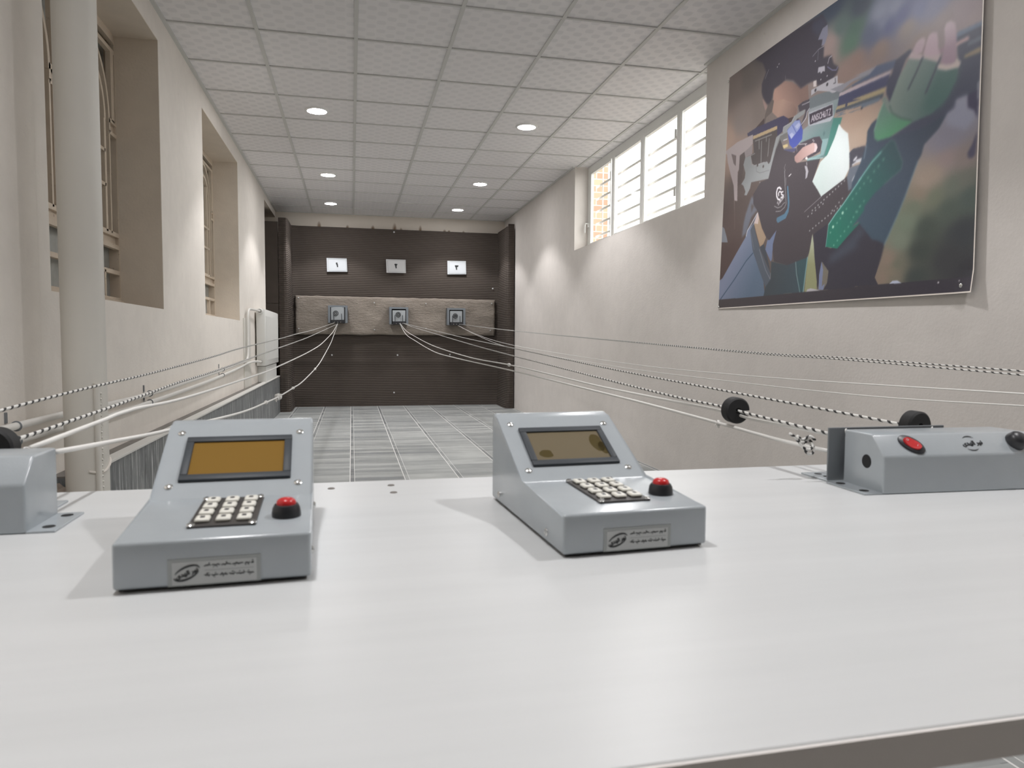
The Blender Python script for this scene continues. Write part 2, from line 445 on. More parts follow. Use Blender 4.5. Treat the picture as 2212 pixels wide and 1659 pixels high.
# dado ledge of streaked tile along the left wall
m = MB(); m.mi = 0; m.box(XL, -.99, 2.93, 10.44, 0, .506)
m.mi = 1; m.box(-1.042, -.985, 2.93, 10.44, .506, .518, bevel=.002)
m.mi = 2; m.box(XL, -1.042, 2.93, 10.44, .506, .512)
struct('trim_1', m, [M['dado'], M['marble'], M['ledge_dark']])
m = MB(); m.grid(lambda u, v: (-1.10+.085*u, YF+(2.9-YF)*v, .50-.03*u+.02*noise.noise((u*3, v*60, 1))), 6, 160)
m.grid(lambda u, v: (-1.015+.012*noise.noise((u*9, v*70, 4)), YF+(2.9-YF)*v, .47*u), 12, 160)
struct('trim_2', m, M['rough'])

# ------------------------------------------------------------------ arched windows in the left wall
def left_window(n, y0, y1, z0, z1):
    """twin arched lights with narrow side lights, a solid panel and two rows of small panes below"""
    X = -1.345; nx = (1, 0, 0); d = .026
    m = MB(); fw = .014
    m.box(-1.42, X+.012, y0, y0+fw, z0, z1, bevel=.002); m.box(-1.42, X+.012, y1-fw, y1, z0, z1, bevel=.002)
    m.box(-1.42, X+.012, y0+fw, y1-fw, z1-.03, z1, bevel=.002); m.box(-1.42, X+.018, y0+fw, y1-fw, z0, z0+.022, bevel=.002)
    w = struct(f'window_{n}', m, M['old_paint'])
    m = MB(); Y = lambda v: y1-4.645+v; Z = lambda v: z0-1.243+v
    def hbar(z, ya=y0+fw, yb=y1-fw, t=.020, dd=d): m.bar((X-.012, ya, Z(z)), (X-.012, yb, Z(z)), t, dd, nx)
    def vbar(y, za, zb, t=.020, dd=d): m.bar((X-.012, y, Z(za)), (X-.012, y, Z(zb)), t, dd, nx)
    hbar(1.41, t=.024); hbar(1.558, t=.026); hbar(1.628, t=.026); hbar(2.672, t=.024); hbar(2.738, t=.022)
    for c in (4.18, 3.36, 2.54):
        for s_ in (-1, 1):
            for dy, za, zb, t in ((.195, 1.265, 1.41, .020), (.25, 1.63, 2.25, .030), (.138, 1.63, 2.46, .020), (.327, 1.63, 2.20, .018), (.452, 1.63, 2.20, .018), (.335, 2.20, 2.27, .02), (.40, 2.27, 2.66, .05)):
                y = Y(c+s_*dy)
                if y0+fw < y < y1-fw: vbar(y, za, zb, t)
        for z in (1.885, 2.075):
            if Y(c-.25) > y0: hbar(z, Y(c-.25), Y(c+.25), .018)
        for z, t in ((2.198, .020), (2.268, .022)):
            for ya, yb in ((c+.327, c+.46), (c-.46, c-.327)):
                if Y(ya) > y0 and Y(yb) < y1: hbar(z, Y(ya), Y(yb), t)
        for a, bh, t in ((.330, .40, .024), (.258, .29, .026)):
            P = [(X-.012, Y(c+a*math.cos(PI*i/26)), Z(2.25+bh*math.sin(PI*i/26))) for i in range(27)]
            for p, q in zip(P, P[1:]):
                if min(p[1], q[1]) > y0+fw and max(p[1], q[1]) < y1: m.bar(p, q, t, d, nx)
    obj('glazing_bars', m, M['old_paint'], w)
    m = MB(); m.box(-1.39, X-.006, y0+fw, y1-fw, Z(1.565), Z(1.625)); m.box(-1.39, X-.004, Y(4.515), y1-fw, Z(2.20), Z(2.265)); m.box(-1.39, X-.004, Y(3.70), Y(3.845), Z(2.20), Z(2.265)); obj('panel', m, M['old_paint'], w)
    m = MB(); m.box(-1.395, -1.388, y0+.004, y1-.004, z0+.01, z1-.01); obj('pane', m, M['frost'], w)
    m = MB(); m.box(-1.37, X+.030, y0, y1, z0-.016, z0+.006, bevel=.002); obj('sill', m, M['old_paint'], w)
    return w
left_window(1, 3.0, 4.645, 1.243, 2.78)
left_window(2, 5.90, 7.63, 1.245, 2.785)
# third recess: brown boards close it off
m = MB(); m.box(-1.34, -1.31, 9.87, 11.26, 1.2, 2.85); w3 = struct('window_3', m, M['cloth_flat'])
m = MB(); m.box(-1.31, -.992, 10.456, 10.474, 1.2, 1.526); m.box(-1.31, -.992, 10.453, 10.474, 1.531, 2.66); obj('panel', m, M['cloth_flat'], w3)

# ------------------------------------------------------------------ daylight window in the right wall
X0, X1 = 2.56, 2.60
PANES = [(6.90, 7.49), (6.12, 6.77), (5.39, 6.03), (4.675, 5.30)]
m = MB()
m.box(X0, X1, 4.615, 7.59, 2.865, ZC-.003, bevel=.003); m.box(X0, X1, 4.615, 7.59, 2.03, 2.088, bevel=.003)
m.box(X0, X1, 7.505, 7.59, 2.088, 2.865, bevel=.003); m.box(X0, X1, 4.615, 4.66, 2.088, 2.865, bevel=.003)
w4 = struct('window_4', m, M['white_paint'])
m = MB()
for a, b in ((6.775, 6.835), (6.035, 6.115), (5.31, 5.37)): m.box(X0-.006, X1, a, b, 2.085, 2.868, bevel=.006)
obj('mullion', m, M['white_paint'], w4)
for a, b in PANES:
    m = MB(); t = .016
    m.box(X0+.002, X1-.006, a-t, a, 2.088, 2.865); m.box(X0+.002, X1-.006, b, b+t, 2.088, 2.865)
    m.box(X0+.002, X1-.006, a, b, 2.849, 2.865); m.box(X0+.002, X1-.006, a, b, 2.088, 2.102)
    s_ = obj('sash', m, M['white_paint'], w4)
    m = MB(); m.box(2.58, 2.584, a, b, 2.10, 2.85); obj('pane', m, M['glass'], s_)
for y in (6.865, 5.395):
    for z in (2.24, 2.70):
        m = MB(); m.tube([(X0-.006, y, z-.035), (X0-.006, y, z+.035)], .009, 10); obj('hinge', m, M['white_paint'], w4)
m = MB(); m.box(X0-.016, X0, 7.53, 7.55, 2.28, 2.33); m.tube([(X0-.012, 7.54, 2.32), (X0-.04, 7.54, 2.32), (X0-.045, 7.54, 2.30), (X0-.045, 7.54, 2.22)], .007, 8)
obj('handle', m, M['white_paint'], w4)
g = thing('window_grille', 'pale slatted security grille outside the high right window', 'grille', (2.66, 6.1, 2.03))
for k in range(5):
    m = MB(); z = 2.728-.135*k; m.box(2.655, 2.668, 4.616, 7.589, z-.010, z+.010); obj('bar', m, M['grille'], g)
for y in (7.42,):
    m = MB(); m.box(2.669, 2.678, y-.008, y+.008, 2.035, 2.93); obj('upright', m, M['grille'], g)
m = MB(); m.box(2.9, 4.42, 12.0, 14.0, -.1, 9.0); m.box(4.42, 12.0, 12.3, 12.6, -.1, 2.75)
tag(obj('brick_building', m, M['brick']), 'tan brick building seen outside through the far pane of the high window', 'building')

m = MB(); m.box(2.75, 40, -20, 40, -.2, -.02); struct('ground', m, M['ledge_dark'])

# ------------------------------------------------------------------ ceiling lamps
def make_downlight():
    t = thing('downlight', '', 'ceiling light', (0, 0, ZC))
    m = MB(); m.lathe([(.078, 0), (.080, -.006), (.092, -.007), (.098, -.003), (.099, .004)], 40); obj('trim_ring', m, M['trim_white'], t, smooth=50, local=True)
    m = MB(); m.lathe([(0, -.0045), (.079, -.0045), (.079, .002)], 40); obj('diffuser', m, M['lamp'], t, local=True, normals=False)
    l = bpy.data.lights.new('downlight_beam', 'SPOT'); l.energy = SPOT_W; l.color = (1.0, .985, .99)
    l.spot_size = math.radians(108); l.spot_blend = .30; l.shadow_soft_size = .07
    lo = bpy.data.objects.new('downlight_beam', l); COL.objects.link(lo); lo.parent = t; lo.location = (0, 0, -.05)
    return t
dl = make_downlight()
SEEN = [(-.27, 6.285, 'round lit ceiling downlight nearest on the left, above the window reveals'), (1.54, 6.295, 'round lit ceiling downlight level with the high daylight window'),
        (-.255, 8.655, 'round lit ceiling downlight second in the left row'), (1.545, 8.69, 'round lit ceiling downlight second in the right row'),
        (-.275, 10.44, 'round lit ceiling downlight last in the left row, near the backdrop'), (1.53, 10.47, 'round lit ceiling downlight last in the right row, near the backdrop')]
UNSEEN = [(1.54, 3.5), (1.54, .85), (-.27, .85)]
for i, (x, y, lab) in enumerate(SEEN):
    if i == 0: dl.location = (x, y, ZC); dl['label'] = lab; dl['group'] = 'ceiling downlights'
    else: copy_thing(dl, (x, y, ZC), 0, lab, 'ceiling downlights')
for x, y in UNSEEN:
    c = copy_thing(dl, (x, y, ZC), 0, 'brighter round ceiling downlight over the bench end of the room', 'ceiling lamps over the bench')
    for ch in c.children:
        if ch.name.startswith('diffuser'): ch.data = ch.data.copy(); ch.data.materials[0] = M['lamp_near']

# ------------------------------------------------------------------ brown backdrop and side drapes
def wav(a, b, s): return noise.noise((a*1.7+s, b*1.3, s*2.1))
def back_pt(u, v):
    x = -.90+3.24*u; z = 2.728*v
    y = 11.205+.012*wav(x*1.2, z*1.5, 3)
    e = min(u, 1-u)*3.24
    if z < .75: y -= .018*max(0, 1-abs(z-.70)/.08) + .03*max(0, 1-e/.5)*math.sin(z*9+x)*max(0, 1-z/.7)
    y -= .03*max(0, .12-e)/.12
    return (x, y, z)
bd = MB(); bd.grid(back_pt, 80, 80); backdrop = tag(obj('fabric_backdrop', bd, M['cloth'], smooth='all', normals=False), 'brown ribbed fabric lining the far wall behind the targets', 'backdrop')
for px_, pz in ((.648, 2.685), (-.296, .792), (.694, .793), (1.515, .802), (.639, .208), (2.20, 1.854)):
    m = MB(); m.lathe([(0, .008), (.010, .006), (.013, 0)], 12, Matrix.Translation((px_, 11.182, pz)) @ Matrix.Rotation(PI/2, 4, 'X')); obj('nail_head', m, M['paper_shaded'], backdrop)
def drape(name, label, xin, xout, yfront, zt, side):
    P = [(xin, 11.19), (xin-.004*side, 10.9), (xin, 10.62), (xin+.004*side, yfront+.05), (xin+.02*side, yfront+.008), (xin+.05*side, yfront), (xout, yfront+.004)]
    def fn(u, v):
        f = u*(len(P)-1); i = min(int(f), len(P)-2); t = f-i
        x = P[i][0]*(1-t)+P[i+1][0]*t; y = P[i][1]*(1-t)+P[i+1][1]*t
        zz = zt(y)*v
        k = .012*noise.noise((zz*1.6, u*4, side*3.0))
        flare = -.02*side*max(0, .35-zz)/.35 if u < .9 else 0
        return (x+k*(1 if u < .62 else .3)+flare, y+k*.5, zz)
    m = MB(); m.grid(fn, 42, 90)
    return tag(obj(name, m, M['cloth'], smooth='all', normals=False), label, 'drape')
drape('side_drape', 'brown ribbed drape at the left end of the backdrop, behind the radiator', -.862, -.985, 10.44, lambda y: 2.715, -1)
drape('side_drape', 'brown ribbed drape at the right end of the backdrop, against the plain wall', 2.285, 2.395, 10.50, lambda y: 2.775 if y < 10.52 else 2.74, 1)

# beige matting strip with the targets
def at(x, z, Y): return x*Y/11.2, CAM_Z+(z-CAM_Z)*Y/11.2
random.seed(3)
m = MB()
def felt_pt(u, v):
    x0, zt0 = -.825, 1.688; x = -.825+(2.243+.825)*u; zt = 1.690-.014*u; zb = 1.103+.004*u
    zt += .008*noise.noise((x*9, 0, 2)); zb += .014*noise.noise((x*3.5, 1, 7))
    return x+.006*noise.noise((u*2, v*8, 5))*(abs(u-.5)*2)**8, zb+(zt-zb)*v
def felt_f(u, v):
    x, z = felt_pt(u, v); x, z = at(x, z, 11.14); edge = min(u*3.1, (1-u)*3.1, v*.59, (1-v)*.59)
    return (x, 11.14+.014*noise.noise((x*5, 0, z*6))-.012*min(1, edge/.03)+.012, z)
def felt_b(u, v):
    x, z = felt_pt(u, v); x, z = at(x, z, 11.14); return (x, 11.185, z)
NU, NV = 110, 24
F = [[m.bm.verts.new(felt_f(i/NU, j/NV)) for i in range(NU+1)] for j in range(NV+1)]
Bk = [[m.bm.verts.new(felt_b(i/NU, j/NV)) for i in range(NU+1)] for j in range(NV+1)]
for G, fl in ((F, 0), (Bk, 1)):
    for j in range(NV):
        for i in range(NU):
            q = [G[j][i], G[j][i+1], G[j+1][i+1], G[j+1][i]]; m._face(q[::-1] if fl else q)
ring = [(0, i) for i in range(NU+1)] + [(j, NU) for j in range(1, NV+1)] + [(NV, i) for i in range(NU-1, -1, -1)] + [(j, 0) for j in range(NV-1, 0, -1)]
for (a, b), (c, d) in zip(ring, ring[1:]+ring[:1]): m._face([F[a][b], F[c][d], Bk[c][d], Bk[a][b]])
matting = tag(obj('fibre_matting', m, M['felt'], smooth='all'), 'beige fibre matting strip pinned across the brown backdrop behind the three targets', 'matting')
for x, z in ((-.78, 1.655), (.345, 1.60), (1.14, 1.60), (2.19, 1.62), (-.78, 1.19), (.345, 1.185), (1.14, 1.21), (2.17, 1.19)):
    X, Z = at(x, z, 11.11); m = MB(); m.lathe([(0, .012), (.008, .010), (.010, 0)], 10, Matrix.Translation((X, 11.133, Z)) @ Matrix.Rotation(PI/2, 4, 'X')); obj('pin', m, M['paper_shaded'], matting)

def target_trap(cx, cz, label, card, ring_at, slot):
    YF_ = 11.0
    x, z = at(cx, cz, YF_); W, H = .145*YF_/11.2, .1335*YF_/11.2
    t = thing('target_trap', label, 'target', (x, 11.06, z-H), 0, 'target traps on the matting')
    m = MB(); fw = .034
    b = YF_+.125
    m.box(x-W, x-W+.004, YF_, b, z-H, z+H); m.box(x+W-.004, x+W, YF_, b, z-H, z+H); m.box(x-W, x+W, YF_, b, z+H-.004, z+H); m.box(x-W, x+W, YF_, b, z-H, z-H+.004); m.box(x-W, x+W, b-.004, b, z-H, z+H)
    m.box(x-W, x-W+fw, YF_-.003, YF_, z-H, z+H, bevel=.001); m.box(x+W-fw, x+W, YF_-.003, YF_, z-H, z+H, bevel=.001); m.box(x-W+fw, x+W-fw, YF_-.003, YF_, z+H-.028, z+H)
    obj('case', m, M['trap'], t)
    m = MB(); m.box(x-W+.006, x+W-.006, b-.02, b-.012, z-H+.006, z+H-.006); obj('inside', m, M['hole'], t)
    m = MB(); c0, c1, zt, tl = card
    def cf(u, v): return (x-W+c0+(c1-c0)*u, YF_+.008-.010*math.sin(PI*u)*tl-.006*v*tl, z-H+.045+(2*H-.06-zt)*v+.004*u*tl)
    m.grid(cf, 10, 8); cd = obj('target_card', m, M['card'], t, smooth='all', normals=False)
    rx, rz = x-W+ring_at[0], z+H-ring_at[1]
    m = MB()
    for r in (.035, .016):
        m.tube([(rx+r*math.cos(2*PI*i/28), YF_-.006, rz+r*math.sin(2*PI*i/28)) for i in range(29)], .0048, 6)
    obj('ring', m, M['ink'], cd)
    m = MB(); m.box(x-W+c0-.002, x-W+c1+.006, YF_-.038, YF_+.02, z-H-.004, z-H+.044, bevel=.004); hold = obj('card_holder', m, M['black_plastic'], t)
    for dx in (.085, .20):
        m = MB(); xx = x-W+dx; m.tube([(xx, YF_-.012, z-H+.04), (xx-.003, YF_-.014, z-H+.14)], .0045, 6); obj('clip_wire', m, M['bezel'], t)
    if slot:
        m = MB(); m.box(x-W+slot[0], x-W+slot[1], YF_-.002, YF_+.012, z-H+.004, z+H-.04); obj('slot', m, M['hole'], t)
    for s in (-1, 0, 1):
        m = MB(); m.tube([(x-W+(c0+c1)/2+s*.045, YF_-.045, z-H+.012), (x-W+(c0+c1)/2+s*.045, YF_-.036, z-H+.012)], .006, 8); obj('cord_eye', m, M['steel'], t)
    return t
target_trap(-.204, 1.4155, 'grey target trap with slotted right side, under the sign for lane one', (.044, .236, .012, 1.0), (.113, .118), (.236, .258))
target_trap(.7185, 1.404, 'grey target trap with a centred card, under the sign for lane two', (.048, .242, .034, .7), (.132, .114), None)
target_trap(1.618, 1.4035, 'grey target trap with a low ring mark, under the sign for lane three', (.046, .235, .03, .4), (.125, .122), (.238, .25))

def digit(kind):
    """eastern Arabic numerals as flat strokes in a unit box"""
    if kind == 1: return [[(.30, 1.0), (.48, .72), (.58, .35), (.62, 0)]]
    if kind == 2: return [[(.12, 1.0), (.32, .72), (.42, .35), (.46, 0)], [(.22, .84), (.42, .68), (.62, .76), (.72, 1.0)]]
    return [[(.02, 1.0), (.2, .70), (.32, .35), (.36, 0)], [(.10, .84), (.26, .70), (.42, .78), (.46, .98)], [(.46, .92), (.56, .72), (.76, .76), (.86, 1.0)]]
def number_sign(k, pts, label, mat):
    y = 11.165
    P = [Vector((at(px, pz, y)[0], y, at(px, pz, y)[1])) for px, pz in pts]      # TL TR BR BL
    c = sum(P, Vector())/4
    t = thing('number_sign', label, 'sign', c, 0, 'lane number signs')
    m = MB(); m.poly([p for p in P]); m.poly([p+Vector((0, .006, 0)) for p in P][::-1])
    for i in range(4): m.quad(P[i], P[i]+Vector((0, .006, 0)), P[(i+1) % 4]+Vector((0, .006, 0)), P[(i+1) % 4])
    obj('sheet', m, mat, t)
    def q(u, v): return (P[3]*(1-u)+P[2]*u)*(1-v)+(P[0]*(1-u)+P[1]*u)*v + Vector((0, -.002, 0))
    m = MB()
    for a, b in (((.08, .07), (.96, .07)), ((.96, .07), (.96, .94)), ((.96, .94), (.08, .94)), ((.08, .94), (.08, .07))): m.bar(q(*a), q(*b), .0035, .0008, (0, -1, 0))
    obj('border_line', m, M['label_rim'], t)
    m = MB()
    for st in digit(k):
        n = len(st)
        for i in range(n-1):
            a, b = st[i], st[i+1]; m.bar(q(.43+.16*a[0], .34+.33*a[1])+Vector((0, -.0008*i, 0)), q(.43+.16*b[0], .34+.33*b[1])+Vector((0, -.0008*i, 0)), .024-.003*i, .0012, (0, -1, 0))
    if k == 1: m.bar(q(.46, .56), q(.475, .53), .006, .001, (0, -1, 0))
    obj('numeral', m, M['ink'], t)
number_sign(1, [(-.363, 2.262), (-.066, 2.262), (-.057, 2.062), (-.357, 2.055)], 'white paper sign with the Persian numeral one above the left target', M['paper'])
number_sign(2, [(.525, 2.270), (.825, 2.270), (.829, 2.066), (.532, 2.064)], 'white paper sign, greyed for weaker light, with the Persian numeral two above the middle target', M['paper_shaded'])
number_sign(3, [(1.475, 2.275), (1.768, 2.279), (1.775, 2.072), (1.477, 2.064)], 'white paper sign with the Persian numeral three above the right target', M['paper'])

# ------------------------------------------------------------------ pipes and radiator on the left wall
t = thing('vertical_pipe', 'thick cream painted vertical pipe standing before the left windows', 'pipe', (-.95, 2.865, 0))
m = MB(); prof = [(.0705, 0), (.0705, .30), (.0712, .55), (.0705, .9)] + [(.0705, .9+.2*k) for k in range(1, 11)]
m.lathe([(r, min(z, 2.938)) for r, z in prof], 40, Matrix.Translation((-.95, 2.865, 0))); obj('tube', m, M['cream_paint'], t, smooth=True)
m = MB(); m.tube([(-.895, 2.81, .30), (-.895, 2.81, .868)], .0105, 14); 
for k in range(26):
    z = .33+.02*k; m.lathe([(0, .006), (.006*(.6+.5*random.random()), 0), (0, -.006)], 6, Matrix.Translation((-.885, 2.815+.004*random.random(), z)))
obj('conduit', m, M['cream_paint'], t, smooth=True)
m = MB(); m.grid(lambda u, v: (-.95+.0725*math.cos(-1.0+1.3*u), 2.865+.0725*math.sin(-1.0+1.3*u)*1.0, .20+.34*v+.012*noise.noise((u*6, 2, v)) + (0)), 20, 2) if False else None
m = MB(); m.tube([(-.95+.073*math.cos(a), 2.865+.073*math.sin(a), .545+.012*math.sin(a*3)+.03*(a+1.2)/2.0) for a in [-1.2+.12*i for i in range(16)]], .005, 7); obj('plaster_bead', m, M['wall_left'], t, smooth=True)
def heating_pipe(label, pts, clips):
    t = thing('heating_pipe', label, 'pipe', pts[0], 0, 'heating pipes on the left wall')
    m = MB(); m.tube(smooth_path(pts, .06), .0125, 14); obj('tube', m, M['pipe_white'], t, smooth=True)
    for y in clips:
        i = max(k for k in range(len(pts)) if pts[k][1] <= y); p, q = Vector(pts[i]), Vector(pts[i+1]); c = p+(q-p)*(y-p.y)/(q.y-p.y)
        m = MB(); m.tube([c+Vector((.0145*math.cos(a), 0, .0145*math.sin(a))) for a in [2*PI*k/20 for k in range(21)]], .003, 6); m.box(-1.10, c.x-.010, y-.005, y+.005, c.z-.006, c.z+.006)
        m.box(-1.10, -1.095, y-.006, y+.006, c.z+.01, c.z+.045)
        obj('clip', m, M['grey_dark'], t, smooth=True)
XPI = -1.068
heating_pipe('upper white heating pipe along the left wall, rising to the radiator valve', [(XPI, YF+.05, .748), (XPI, 2.5, .742), (XPI, 3.41, .733), (XPI, 4.16, .731), (XPI, 5.87, .757), (XPI, 7.2, .790), (XPI, 7.72, .80), (XPI, 7.86, .82), (XPI, 7.92, .90), (XPI, 7.94, 1.1), (XPI, 7.95, 1.27), (XPI, 8.0, 1.325), (XPI, 8.12, 1.35), (-1.05, 8.42, 1.352), (-1.035, 8.66, 1.352)], (2.60, 4.17, 6.4))
heating_pipe('lower white heating pipe along the left wall, running under the radiator', [(XPI, YF+.05, .70), (XPI, 2.5, .694), (XPI, 3.41, .680), (XPI, 4.15, .683), (XPI, 5.86, .707), (XPI, 7.28, .748), (XPI, 7.93, .775), (-1.05, 8.3, .78), (-1.035, 8.70, .765)], (2.60, 4.17, 6.4))
t = thing('radiator', 'white panel radiator on the left wall beside the brown drape', 'radiator', (-1.04, 9.49, .70))
m = MB(); m.box(-1.083, -.984, 8.74, 10.24, .715, 1.375, bevel=.006)
obj('panel', m, M['white_paint'], t, smooth=30)
m = MB()
for k in range(44): m.box(-.9845, -.9815, 8.80+.0325*k, 8.815+.0325*k, .78, 1.30)
obj('front_ribs', m, M['white_paint'], t)
m = MB()
for k in range(70): m.box(-1.075, -.99, 8.76+.021*k, 8.768+.021*k, 1.374, 1.379)
obj('top_grille', m, M['white_paint'], t)
m = MB(); m.lathe([(0, .0), (.03, 0), (.033, .01), (.033, .055), (.028, .065), (0, .066)], 20, Matrix.Translation((-1.035, 8.735, 1.352)) @ Matrix.Rotation(PI/2, 4, 'X')); vlv = obj('valve', m, M['white_paint'], t, smooth=True)
m = MB(); m.tube([(-1.035+.017*math.cos(a), 8.668, 1.352+.017*math.sin(a)) for a in [2*PI*k/16 for k in range(17)]], .0025, 6); m.box(-1.045, -1.025, 8.666, 8.669, 1.350, 1.354); obj('dial_mark', m, M['ledge_dark'], vlv)
m = MB(); m.lathe([(0, 0), (.018, 0), (.018, .05), (0, .05)], 14, Matrix.Translation((-1.035, 8.75, .765)) @ Matrix.Rotation(PI/2, 4, 'X')); obj('lower_union', m, M['steel'], t, smooth=True)
for y in (9.0, 10.0):
    m = MB(); m.box(-1.10, -1.082, y-.02, y+.02, .76, 1.33); obj('wall_bracket', m, M['white_paint'], t)
m = MB(); m.box(-1.098, -1.0, 8.95, 10.12, .5125, .702, bevel=.004); tag(obj('radiator_plinth', m, M['white_paint']), 'white block on the tiled ledge under the radiator', 'plinth')
m = MB(); m.box(-1.10, -1.088, 7.83, 8.30, .513, 1.245, bevel=.002); tag(obj('backing_board', m, M['cream_paint']), 'narrow grey board on the left wall behind the radiator pipe', 'board')

# ------------------------------------------------------------------ shooting bench
TZ = .81
t = thing('shooting_bench', 'long white laminate shooting bench across the near end of the range', 'bench', (.7, .72, 0))
m = MB(); m.box(-.965, 2.36, .332, 1.118, TZ-.024, TZ, bevel=.0012, seg=1); obj('bench_top', m, M['table'], t)
m = MB(); m.box(-.966, 2.361, .3302, .3322, TZ-.0235, TZ-.001); obj('edge_band', m, M['table_edge'], t)
for x in (-.90, .70, 2.29):
    for y in (.50, 1.05):
        m = MB(); m.box(x-.02, x+.02, y-.02, y+.02, 0, TZ-.024); obj('leg', m, M['white_paint'], t)
m = MB(); m.box(-.90, 2.29, 1.03, 1.05, TZ-.10, TZ-.024); obj('rail', m, M['white_paint'], t)
for x, y in ((-.031, 1.070), (.0565, 1.077), (.0575, 1.025)):
    m = MB(); m.lathe([(0, .0012), (.0045, .0012), (.0055, 0)], 14, Matrix.Translation((x, y, TZ))); obj('screw', m, M['ledge_dark'], t)

# ------------------------------------------------------------------ lettering helpers
def text_mesh(mb, s, size, mat, thick=.0004):
    cu = bpy.data.curves.new('lettering', 'FONT'); cu.body = s; cu.size = size; cu.align_x = 'CENTER'; cu.align_y = 'CENTER'; cu.extrude = thick; cu.offset = size*.028
    o = bpy.data.objects.new('lettering', cu); COL.objects.link(o)
    dg = bpy.context.evaluated_depsgraph_get(); dg.update(); ev = o.evaluated_get(dg)
    me = bpy.data.meshes.new_from_object(ev); me.transform(mat)
    n0 = len(mb.bm.faces); mb.bm.from_mesh(me); mb.bm.faces.ensure_lookup_table()
    for f in mb.bm.faces[n0:]: f.material_index = mb.mi
    bpy.data.objects.remove(o, do_unlink=True); bpy.data.curves.remove(cu); bpy.data.meshes.remove(me)
# presentation forms, already in left-to-right drawing order
NOOR = '\ufeae\ufeee\ufee7'
ALHODA = '\ufeef\ufeaa\ufeec\ufedf\u0627'
LOGO = ALHODA+' '+NOOR
def arc_ribbon(mb, P, w0, w1, Mt, h=.0005):
    """tapering flat stroke through 2D points P; width w1 in the middle, w0 at the ends"""
    n = len(P); L = []; R = []
    for i, p in enumerate(P):
        a, b = P[max(i-1, 0)], P[min(i+1, n-1)]; d = Vector((b[0]-a[0], b[1]-a[1])).normalized(); q = Vector((-d.y, d.x))
        w = (w0+(w1-w0)*math.sin(PI*i/(n-1)))/2
        L.append(Mt @ Vector((p[0]+q.x*w, p[1]+q.y*w, h))); R.append(Mt @ Vector((p[0]-q.x*w, p[1]-q.y*w, h)))
    for i in range(n-1): mb.quad(R[i], R[i+1], L[i+1], L[i])
def script_line(mb, x0, x1, y, h, Mt, seed):
    """a line of joined script too small and soft to read"""
    rnd = random.Random(seed); x = x0; P = []
    while x < x1:
        seg = min(x1-x, rnd.uniform(.10, .24)*(x1-x0)); n = max(5, int(seg/.0007)); P = []
        for i in range(n+1):
            P.append((x+seg*i/n, y+h*(.16*math.sin(i*1.9+seed)+(.34 if rnd.random() < .22 else 0)*(1 if i % 2 else .3))))
        arc_ribbon(mb, P, .0008, .00125, Mt)
        for k in range(2):
            if rnd.random() < .8:
                cx, cy = x+seg*rnd.uniform(.2, .8), y+h*(.62 if rnd.random() < .6 else -.45); arc_ribbon(mb, [(cx-.0005, cy), (cx, cy), (cx+.0005, cy)], .0008, .0009, Mt)
        x += seg+.0009

# ------------------------------------------------------------------ control consoles
CW, CD, HF, YK, ZK, YT, ZT = .1643, .2844, .0445, .1446, .0490, .2602, .1153
TH = math.atan2(ZT-ZK, YT-YK)
SLM = Matrix.Translation((0, YK, ZK)) @ Matrix.Rotation(TH, 4, 'X')                    # x across, y up the slant, z out of it
DKM = Matrix.Translation((0, 0, HF)) @ Matrix.Rotation(math.atan2(ZK-HF, YK), 4, 'X')
FRM = Matrix.Rotation(PI/2, 4, 'X')                                                   # x across, y up, z out of the front
def tb(mb, mat): mb.bm.transform(mat); return mb
def screw_head(name, x, y, base, parent, r=.0036):
    m = MB(); m.lathe([(0, .0022), (r*.55, .002), (r, .0008), (r*1.02, 0)], 16); sm = MB()
    m.box(-r*.7, r*.7, -.0004, .0004, .0018, .0024); m.box(-.0004, .0004, -r*.7, r*.7, .0018, .0024)
    m.bm.transform(base @ Matrix.Translation((x, y, 0))); return obj(name, m, M['steel'], parent, smooth=True, local=True)
